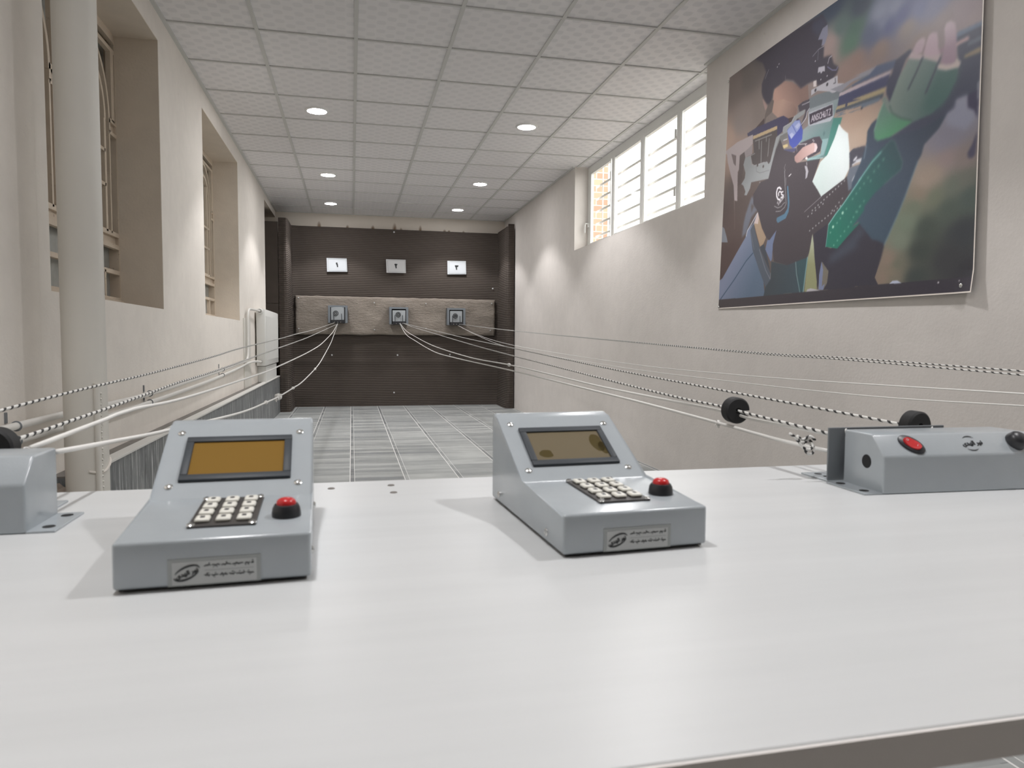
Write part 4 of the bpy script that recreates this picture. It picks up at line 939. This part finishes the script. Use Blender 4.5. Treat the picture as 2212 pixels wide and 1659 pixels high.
POLY=[
('p',(112,116,122),0,[11,575,42,574,92,545,125,483,139,449,16,466]),
('p',(95,98,106),4,[416,687,476,675,420,589,418,646,494,600,422,564,365,475,315,457,331,538,359,607,359,600]),
('p',(68,57,56),0,[440,1091,539,1123,548,1087,736,1079,788,1049,862,1041,894,998,739,1013,708,985,644,949,430,1006]),
('g',(112,93,86),(152,124,112),[854,1197,708,1120],[630,1235,642,1257,733,1271,810,1238,897,1179,955,1175,965,1097,890,1092,869,1092,862,1041,782,1051,736,1079,677,1086,622,1131]),
('g',(150,125,112),(112,93,86),[714,1140,856,1052],[632,1188,731,1172,828,1119,860,1076,856,1045,782,1053,736,1081,677,1088,621,1135]),
('p',(92,84,80),0,[597,1215,635,1195,636,1187,621,1135,560,1121,548,1087,537,1090,546,1139,565,1171]),
('p',(138,117,110),0,[516,1245,564,1195,563,1203,565,1175,548,1165,532,1197,520,1224]),
('p',(62,59,66),3,[404,1520,491,1523,808,1513,1061,1495,1076,1468,1102,1425,1065,1421,1034,1389,1067,1369,1064,1333,1081,1326,1078,1270,1110,1266,1142,1257,1160,1210,1197,1180,1199,1166,1188,1150,1153,1132,1036,1139,1023,1174,961,1180,891,1176,822,1242,752,1272,701,1264,632,1261,618,1209,585,1189,564,1195,519,1248,502,1285,504,1335,547,1386,509,1450]),
('p',(66,67,78),6,[985,1488,1061,1486,1096,1428,1059,1423,1028,1392,969,1464]),
('p',(112,113,126),0,[1065,1421,1103,1424,1108,1373,1085,1335,1059,1335,1068,1366,1029,1378]),
('l',(150,150,158),2,[988,1309,1037,1327,1080,1327]),
('l',(120,120,130),2,[1035,1321,1032,1274]),
('l',(175,172,180),3,[1115,1226,1124,1250,1145,1253]),
('l',(120,120,150),3,[1113,1210,1151,1180,1182,1169,1194,1181]),
('p',(150,148,155),0,[1039,1234,1091,1223,1093,1194,1076,1202,1063,1193,1054,1206,1035,1206,1037,1223]),
('d',(190,188,192),4,[679,1384]),
('d',(190,188,192),4,[663,1373]),
('d',(190,188,192),4,[1012,1276]),
('d',(190,188,192),4,[1112,1165]),
('d',(190,188,192),4,[1062,1164]),
('l',(150,148,152),2,[575,1391,555,1371,539,1350]),
('l',(120,116,120),2,[744,1297,747,1274]),
('p',(152,142,141),0,[66,1045,234,1066,418,1061,417,1007,340,980,266,974,262,892,245,875,248,694,211,705,198,801,157,878,114,969,103,1019]),
('p',(98,86,84),0,[158,1012,221,985,218,919,191,942]),
('p',(132,124,124),0,[321,983,415,1002,414,946,334,945]),
('l',(110,98,94),6,[210,710,218,632]),
('l',(92,78,74),6,[216,683,223,525]),
('p',(80,70,67),0,[266,974,321,983,334,945,314,880,287,791,251,790,260,893]),
('p',(74,68,67),0,[417,1037,677,1024,715,987,676,979,627,885,609,837,436,872,409,899,394,943,433,949]),
('p',(63,60,80),0,[350,1087,455,1093,736,1079,782,1049,793,1024,739,1016,734,993,708,985,679,978,676,1040,420,1052,416,1062,359,1066]),
('p',(165,146,114),0,[420,1052,676,1040,677,1020,421,1032]),
('l',(128,128,125),6,[488,1008,491,958]),
('l',(128,128,125),6,[516,995,515,873]),
('l',(128,128,125),5,[566,1009,567,981]),
('l',(128,128,125),5,[598,988,587,891]),
('l',(128,128,125),4,[399,941,444,942]),
('l',(128,128,125),5,[444,1016,621,1005]),
('p',(128,131,131),0,[313,905,334,945,392,942,412,886,436,870,524,865,580,862,599,842,615,853,669,977,702,984,735,981,739,1016,814,1021,838,1045,892,1052,941,1051,928,1030,863,1021,792,976,709,970,666,913,636,844,599,758,411,777,398,743,361,708,332,715,345,734,319,776,293,790,333,818,339,850]),
('p',(100,100,98),0,[709,973,779,976,778,936,737,940,713,901,663,838,627,754,603,759,636,844,666,913]),
('l',(160,160,160),3,[394,943,417,883,444,870,552,864]),
('l',(165,165,165),3,[734,993,739,1014,815,1019,841,1044]),
('d',(72,66,64),10,[477,864]),
('d',(72,66,64),10,[541,842]),
('d',(120,118,118),6,[508,756]),
('d',(120,118,118),6,[586,752]),
('l',(92,92,90),2,[462,870,468,829,505,812,604,806]),
('p',(98,105,108),0,[971,1098,1038,1097,1213,1069,1218,956,962,1035,962,1038,972,1080]),
('p',(152,151,155),0,[986,1137,1194,1138,1197,1099,1247,1081,1255,1065,1162,1061,1135,1079,1037,1116,984,1108]),
('d',(58,56,60),10,[1020,1124]),
('d',(58,56,60),10,[1115,1121]),
('l',(60,58,62),4,[1176,1131,1180,1107,1165,1109]),
('p',(175,168,165),0,[1000,1177,1026,1173,1027,1142,1002,1147]),
('p',(70,66,72),0,[872,1091,913,1099,971,1095,972,1073,974,1041,952,1023,913,971,901,978,939,1034,938,1052,886,1054]),
('l',(170,168,172),3,[908,1083,972,1080]),
('l',(180,178,182),4,[907,980,947,1004,954,1033,973,1045]),
('p',(120,120,126),0,[1140,1087,1247,1081,1366,1083,1301,1092,1452,1084,1483,1086,1454,1062,1302,1069,1219,1048]),
('p',(96,100,104),0,[1146,1068,1219,1049,1368,1061,1302,1071,1427,1063,1432,1045,1304,1048,1214,1039]),
('p',(72,80,99),0,[1420,1061,1470,1085,1592,1068,1587,1034,1442,1040,1304,1045,1303,1052]),
('p',(158,147,150),0,[1214,1044,1369,1040,1304,1043,1561,1030,1556,1016,1305,1024,1210,1028]),
('p',(62,64,86),0,[1210,1029,1370,1023,1305,1025,1556,1018,1540,968,1307,983,1373,965,1202,982]),
('p',(142,130,103),0,[1199,985,1373,965,1307,983,1536,968,1524,940,1308,960,1374,940,1195,970,1193,963,1187,972]),
('p',(70,76,84),0,[1308,960,1524,945,1513,923,1309,938,1374,939,1188,955,1192,970]),
('p',(92,102,112),0,[1183,950,1374,935,1375,922,1184,935,1309,947,1499,933,1494,917,1310,921]),
('d',(60,62,80),10,[1267,970]),
('d',(45,50,60),7,[1378,920]),
('g',(128,134,137),(92,116,114),[1010,999,1050,863],[965,1033,974,1041,1210,1021,1203,1003,1174,936,1240,919,1227,891,1189,835,1184,833,1131,760,1104,754,964,769,964,784,1021,782,1076,780,1095,837,1066,874,1016,882,895,876,864,884,917,899,915,946,966,956]),
('p',(66,112,103),0,[1174,936,1240,919,1227,891,1189,835,1131,760,1109,760,1138,826,1156,888]),
('p',(118,143,143),0,[1086,853,1138,844,1128,815,1104,770,1055,767,964,773,964,784,1026,780,1081,782]),
('l',(150,172,172),3,[976,778,1099,756]),
('p',(80,102,102),0,[1093,879,1102,894,1110,877,1099,863]),
('p',(152,155,160),0,[966,1024,1165,1011,1173,943,1148,927,978,952,966,970]),
('p',(60,55,63),0,[973,1015,1161,1007,1166,948,980,957]),
('p',(66,60,66),0,[865,866,894,883,1015,883,1066,874,1090,842,1075,794,1009,785,869,789,842,831]),
('l',(170,168,165),3,[888,879,960,864]),
('l',(140,138,140),3,[891,891,901,874]),
('l',(150,150,150),2,[831,874,868,868,872,846]),
('d',(150,148,150),5,[1011,870]),
('d',(150,148,150),5,[1019,862]),
('d',(150,148,150),5,[948,862]),
('p',(200,195,190),0,[946,791,963,796,972,781,958,780]),
('g',(142,116,110),(172,147,142),[856,810,1006,847],[850,822,925,854,1011,856,1043,842,1052,821,1036,802,1008,801,946,795,899,781,869,784,855,803]),
('p',(186,172,172),0,[1025,853,1047,832,1050,818,1039,802,1022,804,1027,824]),
('p',(205,200,198),0,[903,764,896,757,912,758]),
('p',(205,200,198),0,[924,770,917,763,932,764]),
('p',(66,76,140),0,[776,988,848,1018,891,1010,921,944,917,899,865,875,834,872,802,900]),
('p',(122,132,168),0,[778,986,848,1017,889,1008,902,978,890,963,819,927,780,969]),
('p',(150,156,180),0,[799,956,821,961,843,944,816,928]),
('p',(150,156,180),0,[847,986,882,998,898,981,869,967]),
('l',(70,80,140),4,[825,1000,864,945]),
('p',(172,156,116),0,[738,913,783,910,787,894,736,893]),
('l',(180,178,182),4,[743,940,778,938]),
('p',(72,72,96),0,[736,890,865,866,854,850,740,864]),
('g',(178,190,186),(192,200,198),[1078,739,1233,767],[1217,894,1243,863,1271,840,1287,828,1304,730,1303,652,1266,605,1094,559,1061,597,1016,652,1078,739,1133,761,1187,834]),
('p',(66,61,64),0,[710,954,752,883,851,844,853,800,875,783,964,771,1077,756,1016,652,1061,601,1094,559,1271,611,1337,644,1390,626,1399,465,1272,489,1162,404,1144,294,1159,203,1116,221,1107,174,1090,77,1078,106,1054,249,1044,320,1030,375,1007,283,991,256,897,245,810,233,678,268,654,356,696,442,624,396,588,419,536,486,495,584,440,642,437,699,515,755,599,758,636,844,673,911]),
('p',(54,52,60),0,[1042,373,1149,409,1149,293,1187,280,1403,385,1385,382,1481,285,1525,272,1565,253,1547,194,1510,105,1536,67,1354,74,1419,68,1134,73,1164,107,1172,167,1116,221,1107,174,1090,77,1079,124,1054,249]),
('p',(62,66,76),8,[1173,236,1302,300,1404,360,1339,360,1386,375,1434,323,1363,279,1409,267,1186,200]),
('l',(150,150,150),3,[761,766,769,686,783,586,784,579,769,561,730,547,684,553]),
('l',(150,150,150),3,[668,586,703,570,739,572,755,584,772,588]),
('l',(140,138,138),2,[769,801,757,782,768,766]),
('l',(140,138,138),2,[776,725,778,684]),
('l',(200,198,198),5,[804,727,823,734]),
('p',(76,104,122),0,[788,676,800,674,817,580,816,565,809,529,784,498,707,484,693,500,696,515,770,525,798,550,800,583]),
('p',(150,148,152),0,[945,751,966,744,980,713,969,683,955,679,958,717]),
('l',(190,188,190),3,[962,765,965,750]),
('l',(205,203,205),9,[732,671,714,684,696,682,687,661,690,638,702,620,721,613]),
('l',(205,203,205),7,[730,655,715,660,706,652,710,638]),
('l',(205,203,205),7,[751,652,735,652,735,641,752,633,750,623,732,624]),
('d',(150,150,150),5,[1006,396]),
('d',(150,150,150),5,[1032,405]),
('d',(150,150,150),5,[1057,415]),
('d',(150,150,150),5,[1082,424]),
('d',(150,150,150),5,[1107,432]),
('d',(150,150,150),5,[1131,441]),
('d',(150,150,150),5,[1155,450]),
('d',(150,150,150),5,[1179,458]),
('d',(150,150,150),5,[1202,467]),
('d',(150,150,150),5,[1225,475]),
('d',(150,150,150),5,[1248,483]),
('d',(150,150,150),5,[988,474]),
('d',(150,150,150),5,[1020,485]),
('d',(150,150,150),5,[1051,496]),
('d',(150,150,150),5,[1081,507]),
('d',(150,150,150),5,[1111,518]),
('d',(150,150,150),5,[1024,500]),
('d',(150,150,150),5,[1048,509]),
('d',(150,150,150),5,[1071,519]),
('d',(150,150,150),5,[1095,528]),
('d',(150,150,150),5,[1118,538]),
('d',(150,150,150),5,[1141,547]),
('d',(150,150,150),5,[1163,556]),
('d',(150,150,150),5,[1185,565]),
('d',(150,150,150),5,[1207,574]),
('d',(150,150,150),5,[1229,583]),
('d',(150,150,150),5,[1250,592]),
('d',(150,150,150),5,[1272,601]),
('d',(150,150,150),5,[1187,471]),
('d',(150,150,150),5,[1212,487]),
('d',(150,150,150),5,[1237,502]),
('d',(150,150,150),5,[1261,517]),
('l',(150,148,150),2,[955,504,1098,559]),
('p',(66,66,74),0,[1301,730,1327,743,1384,739,1410,737,1412,671,1379,682,1324,660,1308,654]),
('p',(92,99,108),0,[1308,656,1374,658,1390,632,1392,597,1346,562,1304,545,1290,616]),
('l',(175,178,182),7,[1326,666,1350,672,1388,671,1351,680,1388,680,1403,667]),
('l',(190,192,196),10,[1337,686,1353,695]),
('l',(165,168,172),6,[1344,608,1330,591,1334,571,1345,578]),
('g',(112,119,138),(84,98,114),[189,303,443,134],[20,202,81,221,252,364,359,451,380,489,446,524,495,584,461,517,414,484,437,407,510,270,573,164,592,74,26,82]),
('p',(142,124,104),0,[495,580,454,522,479,466,527,372,562,383,590,419,542,481]),
('p',(172,158,152),0,[493,583,454,522,498,511,508,546]),
('l',(168,172,178),6,[488,577,424,523,380,489,366,458]),
('p',(76,82,90),0,[446,522,411,484,447,357,527,228,596,127,649,168,641,206,535,347,488,433,454,506]),
('p',(62,66,72),0,[527,372,569,382,592,340,647,205,535,351]),
('l',(125,128,132),2,[414,484,461,364]),
('l',(125,128,132),3,[520,357,591,230,642,170,647,205]),
('l',(56,72,88),7,[449,343,374,304,235,200,57,81]),
('p',(98,108,132),0,[696,445,663,370,657,282,644,271,585,349,605,401,628,398]),
('g',(60,66,70),(60,72,78),[681,214,939,117],[651,271,810,233,897,245,991,256,978,168,959,74,577,75,596,127,649,168]),
('p',(56,76,80),0,[897,245,991,256,978,168,962,74,935,74]),
('l',(98,122,122),6,[889,242,900,175,935,73]),
('l',(110,146,146),6,[994,256,978,164,964,73]),
('g',(156,162,142),(128,130,98),[1037,357,1016,218],[1031,375,1044,320,1054,249,1079,124,1079,76,977,73,988,185,999,255,1012,293]),
('p',(108,116,140),0,[1114,221,1129,178,1122,92,1146,105,1134,73,1096,77,1097,154]),
('g',(58,66,78),(60,74,86),[1707,674,1479,326],[1419,745,1423,800,1448,827,1483,841,1492,737,1585,733,1702,756,1869,794,1934,773,1929,749,1893,741,1851,691,1775,645,1763,606,1745,585,1735,564,1680,449,1644,379,1561,253,1525,272,1481,285,1381,383,1339,366,1306,319,1328,582,1384,665]),
('l',(96,118,130),4,[1743,582,1680,449,1646,385,1607,322,1561,247]),
('l',(110,124,134),4,[1420,735,1407,676]),
('p',(60,62,76),0,[1588,1065,1623,1072,1670,1082,1686,1070,1648,1047,1612,984,1560,890,1537,936,1542,994,1570,1014]),
('p',(62,66,80),0,[1920,1038,1945,1050,2047,1045,2043,896,2040,796,2039,705,1994,728,1988,782,1933,782,1929,738,1929,749,1893,741,1742,716,1585,733,1869,794,1889,807,1929,860,1940,909]),
('p',(92,104,122),0,[1922,1050,1945,1050,2048,1044,2048,1029,1923,1031]),
('p',(84,90,101),0,[1977,989,2046,993,2044,972,1977,975]),
('p',(124,113,94),0,[1963,945,2042,950,2042,927,1964,933]),
('p',(126,128,142),5,[1932,780,1986,782,1990,735,2013,717,2023,712,2031,678,1986,647,1885,700,1893,741,1927,749,1927,741]),
('p',(60,58,76),0,[1988,782,2028,785,2037,797,2041,739,2040,678,2023,712,1992,735]),
('p',(128,132,140),0,[2034,813,2040,821,2041,750,2036,754]),
('p',(72,70,86),0,[2042,629,2021,581,2001,554,2003,538,2011,530,2024,528,2038,537,2041,575]),
('g',(106,118,112),(66,90,88),[1614,955,1894,832],[1664,1038,1678,1064,1744,1028,1832,975,1838,938,1936,906,1929,860,1889,807,1840,766,1869,794,1812,765,1702,759,1569,732,1492,737,1472,754,1466,791,1495,859,1522,899,1509,915,1529,930,1560,890,1612,984]),
('g',(90,118,106),(74,122,92),[1516,861,1535,732],[1468,790,1495,859,1522,899,1558,848,1622,800,1702,762,1569,732,1495,736,1473,752]),
('p',(66,92,88),10,[1838,935,1936,906,1929,860,1889,807,1856,779,1793,780,1756,797,1789,867]),
('l',(64,84,78),5,[1561,874,1580,836,1630,800,1702,767]),
('l',(112,144,130),4,[1468,790,1495,856,1522,899]),
('l',(58,62,74),8,[1748,1021,1714,969,1671,911]),
('l',(60,64,76),9,[1842,980,1807,922,1771,862]),
('p',(154,140,142),0,[1675,1060,1682,1068,1751,1025,1730,1014,1664,1044]),
('p',(154,142,142),0,[1747,1029,1841,1002,1839,984,1829,968,1752,1012]),
('p',(166,155,150),0,[1830,957,1918,938,1928,947,1949,924,1940,906,1873,918,1829,940]),
('p',(152,134,141),0,[1687,1069,1707,1096,1738,1105,1755,1095,1757,1078,1741,1040,1709,1049]),
('p',(98,80,90),0,[1747,1044,1763,1073,1763,1085,1767,1094,1758,1039]),
('p',(154,135,143),0,[1749,1037,1766,1083,1776,1101,1797,1102,1819,1092,1826,1059,1829,1025,1843,996,1799,1004,1759,1022]),
('p',(126,106,114),0,[1833,1016,1861,1021,1862,1002,1838,1000]),
('g',(160,144,151),(134,115,126),[1887,1088,1885,1004],[1847,956,1863,1034,1856,1093,1866,1112,1889,1110,1910,1093,1919,1053,1924,1009,1921,933,1899,933,1865,944]),
('p',(158,134,134),0,[1919,1011,1974,1014,1984,1007,1983,998,1925,996]),
('g',(40,104,88),(50,70,74),[1231,330,1589,661],[1578,718,1603,705,1656,600,1648,570,1492,501,1419,449,1420,430,1339,365,1403,381,1306,321,1234,273,1144,294,1161,404,1267,490,1392,587,1461,659,1504,689]),
('l',(112,162,154),6,[1161,404,1214,449,1270,489,1392,589,1375,578,1462,647,1521,680]),
('l',(96,140,134),4,[1161,404,1144,294]),
('l',(76,96,96),3,[1521,680,1578,718,1603,705,1656,600,1648,570,1546,527]),
('d',(150,190,170),9,[1267,445]),
('d',(150,190,170),9,[1197,387]),
('d',(88,142,122),6,[1178,361]),
('d',(88,142,122),6,[1227,402]),
('d',(88,142,122),6,[1251,421]),
('d',(88,142,122),6,[1294,460]),
('d',(88,142,122),6,[1331,390]),
('d',(88,142,122),6,[1313,370]),
('d',(88,142,122),6,[1285,352]),
('d',(88,142,122),6,[1258,332]),
('d',(88,142,122),6,[1234,314]),
('d',(88,142,122),6,[1207,293]),
('d',(88,142,122),6,[1347,411]),
('d',(88,142,122),6,[1372,432]),
('d',(88,142,122),6,[1389,454]),
('d',(84,132,116),6,[1393,456]),
('d',(84,132,116),6,[1364,434]),
('d',(84,132,116),6,[1337,500]),
('d',(84,132,116),6,[1362,521]),
('d',(84,132,116),6,[1417,475]),
('d',(84,132,116),6,[1458,561]),
('d',(84,132,116),6,[1478,600]),
('d',(84,132,116),6,[1386,541]),
('d',(84,132,116),6,[1413,558]),
('d',(84,132,116),6,[1507,618]),
('d',(84,132,116),6,[1536,641]),
('d',(84,132,116),6,[1439,580]),
('g',(66,61,62),(54,51,58),[158,54,1778,39],[8,83,591,75,1000,73,1419,70,1354,75,2064,62,2067,5,2046,-12,1358,0,1423,-3,11,12]),
('p',(160,158,160),0,[991,73,1002,87,1034,88,1107,73]),
('p',(162,168,182),0,[1604,69,1624,81,1652,81,1681,66]),
('d',(170,168,170),5,[1885,53]),
('d',(150,148,150),4,[1992,52]),
('l',(212,206,212),3,[993,969,1003,999,1013,968]),
('l',(212,206,212),3,[997,980,1009,979]),
('l',(212,206,212),3,[1018,967,1018,998,1034,966,1034,997]),
('l',(212,206,212),3,[1052,991,1047,996,1041,992,1041,985,1050,978,1052,970,1046,966,1040,970]),
('l',(212,206,212),3,[1073,990,1067,995,1060,989,1058,980,1060,971,1067,964,1074,968]),
('l',(212,206,212),3,[1079,964,1078,994]),
('l',(212,206,212),3,[1093,963,1093,993]),
('l',(212,206,212),3,[1078,979,1093,978]),
('l',(212,206,212),3,[1098,981,1098,967,1103,962,1107,964,1109,968]),
('l',(212,206,212),3,[1109,980,1109,962]),
('l',(212,206,212),3,[1100,986,1100,989]),
('l',(212,206,212),3,[1106,986,1106,988]),
('l',(212,206,212),3,[1113,991,1130,990]),
('l',(212,206,212),3,[1122,991,1122,961]),
('l',(212,206,212),3,[1135,990,1149,989,1135,960,1150,959]),
('l',(190,188,190),3,[706,605,699,605,696,599,700,595,711,596,716,593,713,587,706,585]),
('l',(190,188,190),3,[717,602,720,607,725,607,733,599]),
('l',(190,188,190),3,[728,604,722,600,722,595,727,595,731,601]),
('l',(190,188,190),3,[728,612,735,604,741,603,744,607,743,610]),
('l',(190,188,190),3,[737,618,746,607]),
('l',(190,188,190),3,[727,616,726,617]),
('l',(190,188,190),3,[732,620,731,621]),
('l',(190,188,190),3,[746,615,755,620,751,624,746,623,744,617,750,612,756,613,758,617]),
('l',(190,188,190),3,[764,618,755,628]),
('l',(190,188,190),3,[758,625,759,630,762,633])]

def poster_print(NU, NV, corners):
    """colours of the print at the nodes of an NU x NV grid over the sheet; corners TL,TR,BR,BL in poster mm"""
    ss = 2; W, H = NU*ss, NV*ss
    u = (np.arange(W)+.5)/W; v = (np.arange(H)+.5)/H
    uu, vv = np.meshgrid(u, v)
    TL, TR, BR, BL = [np.array(c, float) for c in corners]
    Xp = (BL[0]*(1-uu)+BR[0]*uu)*(1-vv)+(TL[0]*(1-uu)+TR[0]*uu)*vv
    Yp = (BL[1]*(1-uu)+BR[1]*uu)*(1-vv)+(TL[1]*(1-uu)+TR[1]*uu)*vv
    # soft background: inverse-distance blend of colour samples
    q = 6; xs, ys = Xp[::q, ::q], Yp[::q, ::q]; num = np.zeros(xs.shape+(3,)); den = np.zeros(xs.shape)
    for x, y, r, g, b in BG:
        w = 1/((((xs-x)*.8)**2+(ys-y)**2)/1e4+.06)**1.9; num += w[..., None]*np.array((r, g, b)); den += w
    low = num/den[..., None]
    iy = np.clip(np.arange(H)/q, 0, low.shape[0]-1.001); ix = np.clip(np.arange(W)/q, 0, low.shape[1]-1.001)
    y0 = iy.astype(int); x0 = ix.astype(int); fy = (iy-y0)[:, None, None]; fx = (ix-x0)[None, :, None]
    img = (low[y0][:, x0]*(1-fx)+low[y0][:, x0+1]*fx)*(1-fy)+(low[y0+1][:, x0]*(1-fx)+low[y0+1][:, x0+1]*fx)*fy
    du = np.median(np.abs(np.diff(Xp, axis=1))); dv = np.median(np.abs(np.diff(Yp, axis=0)))
    def window(bx0, bx1, by0, by1):
        sel = (Xp >= bx0) & (Xp <= bx1) & (Yp >= by0) & (Yp <= by1)
        if not sel.any(): return None
        r = np.where(sel.any(1))[0]; c = np.where(sel.any(0))[0]; return slice(r[0], r[-1]+1), slice(c[0], c[-1]+1)
    def inside(px_, py_, S):
        X, Y = Xp[S], Yp[S]; k = np.zeros(X.shape, bool); n = len(px_)
        for i in range(n):
            x1, y1, x2, y2 = px_[i], py_[i], px_[(i+1) % n], py_[(i+1) % n]
            if y1 == y2: continue
            c = (y1 > Y) != (y2 > Y); k ^= c & (X < (x2-x1)*(Y-y1)/(y2-y1)+x1)
        return k.astype(float)
    def soften(a, rad):
        k = max(1, int(rad/du*.5)); ker = np.ones(2*k+1)/(2*k+1)
        for ax in (0, 1):
            for _ in range(2): a = np.apply_along_axis(lambda t: np.convolve(t, ker, 'same'), ax, a)
        return a
    for P in POLY:
        kind = P[0]; co = P[-1]; px_, py_ = np.array(co[::2], float), np.array(co[1::2], float); pad = 6
        if kind == 'p' and P[2]: pad = P[2]*9
        if kind in 'ld': pad = P[2]*3+4
        S = window(px_.min()-pad, px_.max()+pad, py_.min()-pad, py_.max()+pad)
        if S is None: continue
        X, Y = Xp[S], Yp[S]; c = np.array(P[1], float)
        if kind in 'pg':
            a = inside(px_, py_, S)
            a = soften(a, P[2]*4) if kind == 'p' and P[2] else a
            if kind == 'g':
                d = P[3]; dx, dy = d[2]-d[0], d[3]-d[1]; tt = np.clip(((X-d[0])*dx+(Y-d[1])*dy)/(dx*dx+dy*dy), 0, 1)[..., None]
                c = c*(1-tt)+np.array(P[2], float)*tt
        elif kind == 'd': a = np.clip((P[2]*.85-np.hypot(X-px_[0], Y-py_[0]))/2+.5, 0, 1)
        else:
            D = np.full(X.shape, 1e9)
            for x1, y1, x2, y2 in zip(px_, py_, px_[1:], py_[1:]):
                L = (x2-x1)**2+(y2-y1)**2+1e-9; tt = np.clip(((X-x1)*(x2-x1)+(Y-y1)*(y2-y1))/L, 0, 1)
                D = np.minimum(D, np.hypot(X-x1-tt*(x2-x1), Y-y1-tt*(y2-y1)))
            a = np.clip((P[2]*.55-D)/2+.5, 0, 1)
        img[S] = img[S]*(1-a[..., None])+c*a[..., None]
    soft = img.copy()
    for ax in (0, 1):
        for _ in range(2): soft = (np.roll(soft, 3, ax)+np.roll(soft, -3, ax)+np.roll(soft, 1, ax)+np.roll(soft, -1, ax)+soft)/5
    k = np.clip((Xp-1150)/350, 0, 1)*np.clip((Yp-130)/60, 0, 1); k = (.12+.88*k)[..., None]; img = img*(1-k)+soft*k
    img = img+np.random.RandomState(1).normal(0, 1.6, img.shape[:2])[..., None]
    e = np.minimum(np.minimum((1-uu)*2040, vv*1500), uu*2040+4); img = np.where((e < 7)[..., None], np.array((205, 198, 188.)), img)
    img = img.reshape(NV, ss, NU, ss, 3).mean((1, 3)); c = np.clip(img/255, 0, 1)
    return np.where(c <= .04045, c/12.92, ((c+.055)/1.055)**2.4)
def build_poster():
    NU, NV = 600, 440
    CR = [(106, 1509), (2040, 1516), (2062, -1), (33, 20)]                 # TL TR BR BL, mm
    lin = poster_print(NU, NV, CR)
    u = np.linspace(0, 1, NU); v = np.linspace(0, 1, NV); uu, vv = np.meshgrid(u, v)
    TL, TR, BR, BL = [np.array(c)/1000 for c in CR]
    a = (BL[0]*(1-uu)+BR[0]*uu)*(1-vv)+(TL[0]*(1-uu)+TR[0]*uu)*vv; b = (BL[1]*(1-uu)+BR[1]*uu)*(1-vv)+(TL[1]*(1-uu)+TR[1]*uu)*vv
    off = .006+.018*uu+.006*np.sin(uu*5)*vv
    corner = np.maximum(0, uu-.955)/.045*np.maximum(0, .06-vv)/.06; off = off+.012*corner
    co = np.stack([XR-off, 4.404-a, b+1.232], -1).reshape(-1, 3)
    idx = np.arange(NU*NV).reshape(NV, NU); f = np.stack([idx[:-1, :-1], idx[1:, :-1], idx[1:, 1:], idx[:-1, 1:]], -1).reshape(-1, 4)
    me = bpy.data.meshes.new('poster'); me.vertices.add(len(co)); me.vertices.foreach_set('co', co.ravel())
    me.loops.add(f.size); me.loops.foreach_set('vertex_index', f.ravel()); me.polygons.add(len(f))
    me.polygons.foreach_set('loop_start', np.arange(0, f.size, 4)); me.polygons.foreach_set('loop_total', np.full(len(f), 4))
    at_ = me.color_attributes.new('print', 'FLOAT_COLOR', 'POINT')
    at_.data.foreach_set('color', np.concatenate([lin.reshape(-1, 3), np.ones((NU*NV, 1))], 1).astype(np.float32).ravel())
    me.update(); me.validate(); me.shade_smooth()
    t = NT('printed_banner_vinyl'); n = t.new('ShaderNodeAttribute'); n.attribute_name = 'print'
    g = t.new('ShaderNodeVectorMath', operation='MULTIPLY'); g.inputs[1].default_value = POSTER_GAIN; t.l.new(n.outputs['Color'], g.inputs[0])
    t.set(g.outputs[0], .42, spec=.35); me.materials.append(t.m)
    o = bpy.data.objects.new('shooter_poster', me); COL.objects.link(o); PMAT[o.name] = Matrix()
    return tag(o, 'large printed poster of a rifle shooter with a green glove on the right wall', 'poster')
POSTER_GAIN = (1.6, 1.58, 1.62)
poster = build_poster()
for y, z in ((4.36, 1.262), (2.40, 1.262), (4.305, 2.72)):
    m = MB(); m.lathe([(0, .004), (.006, .003), (.009, 0)], 14, Matrix.Translation((2.383 if y < 3 else 2.402, y, z)) @ Matrix.Rotation(-PI/2, 4, 'Y')); obj('screw', m, M['steel'], poster, smooth=True)
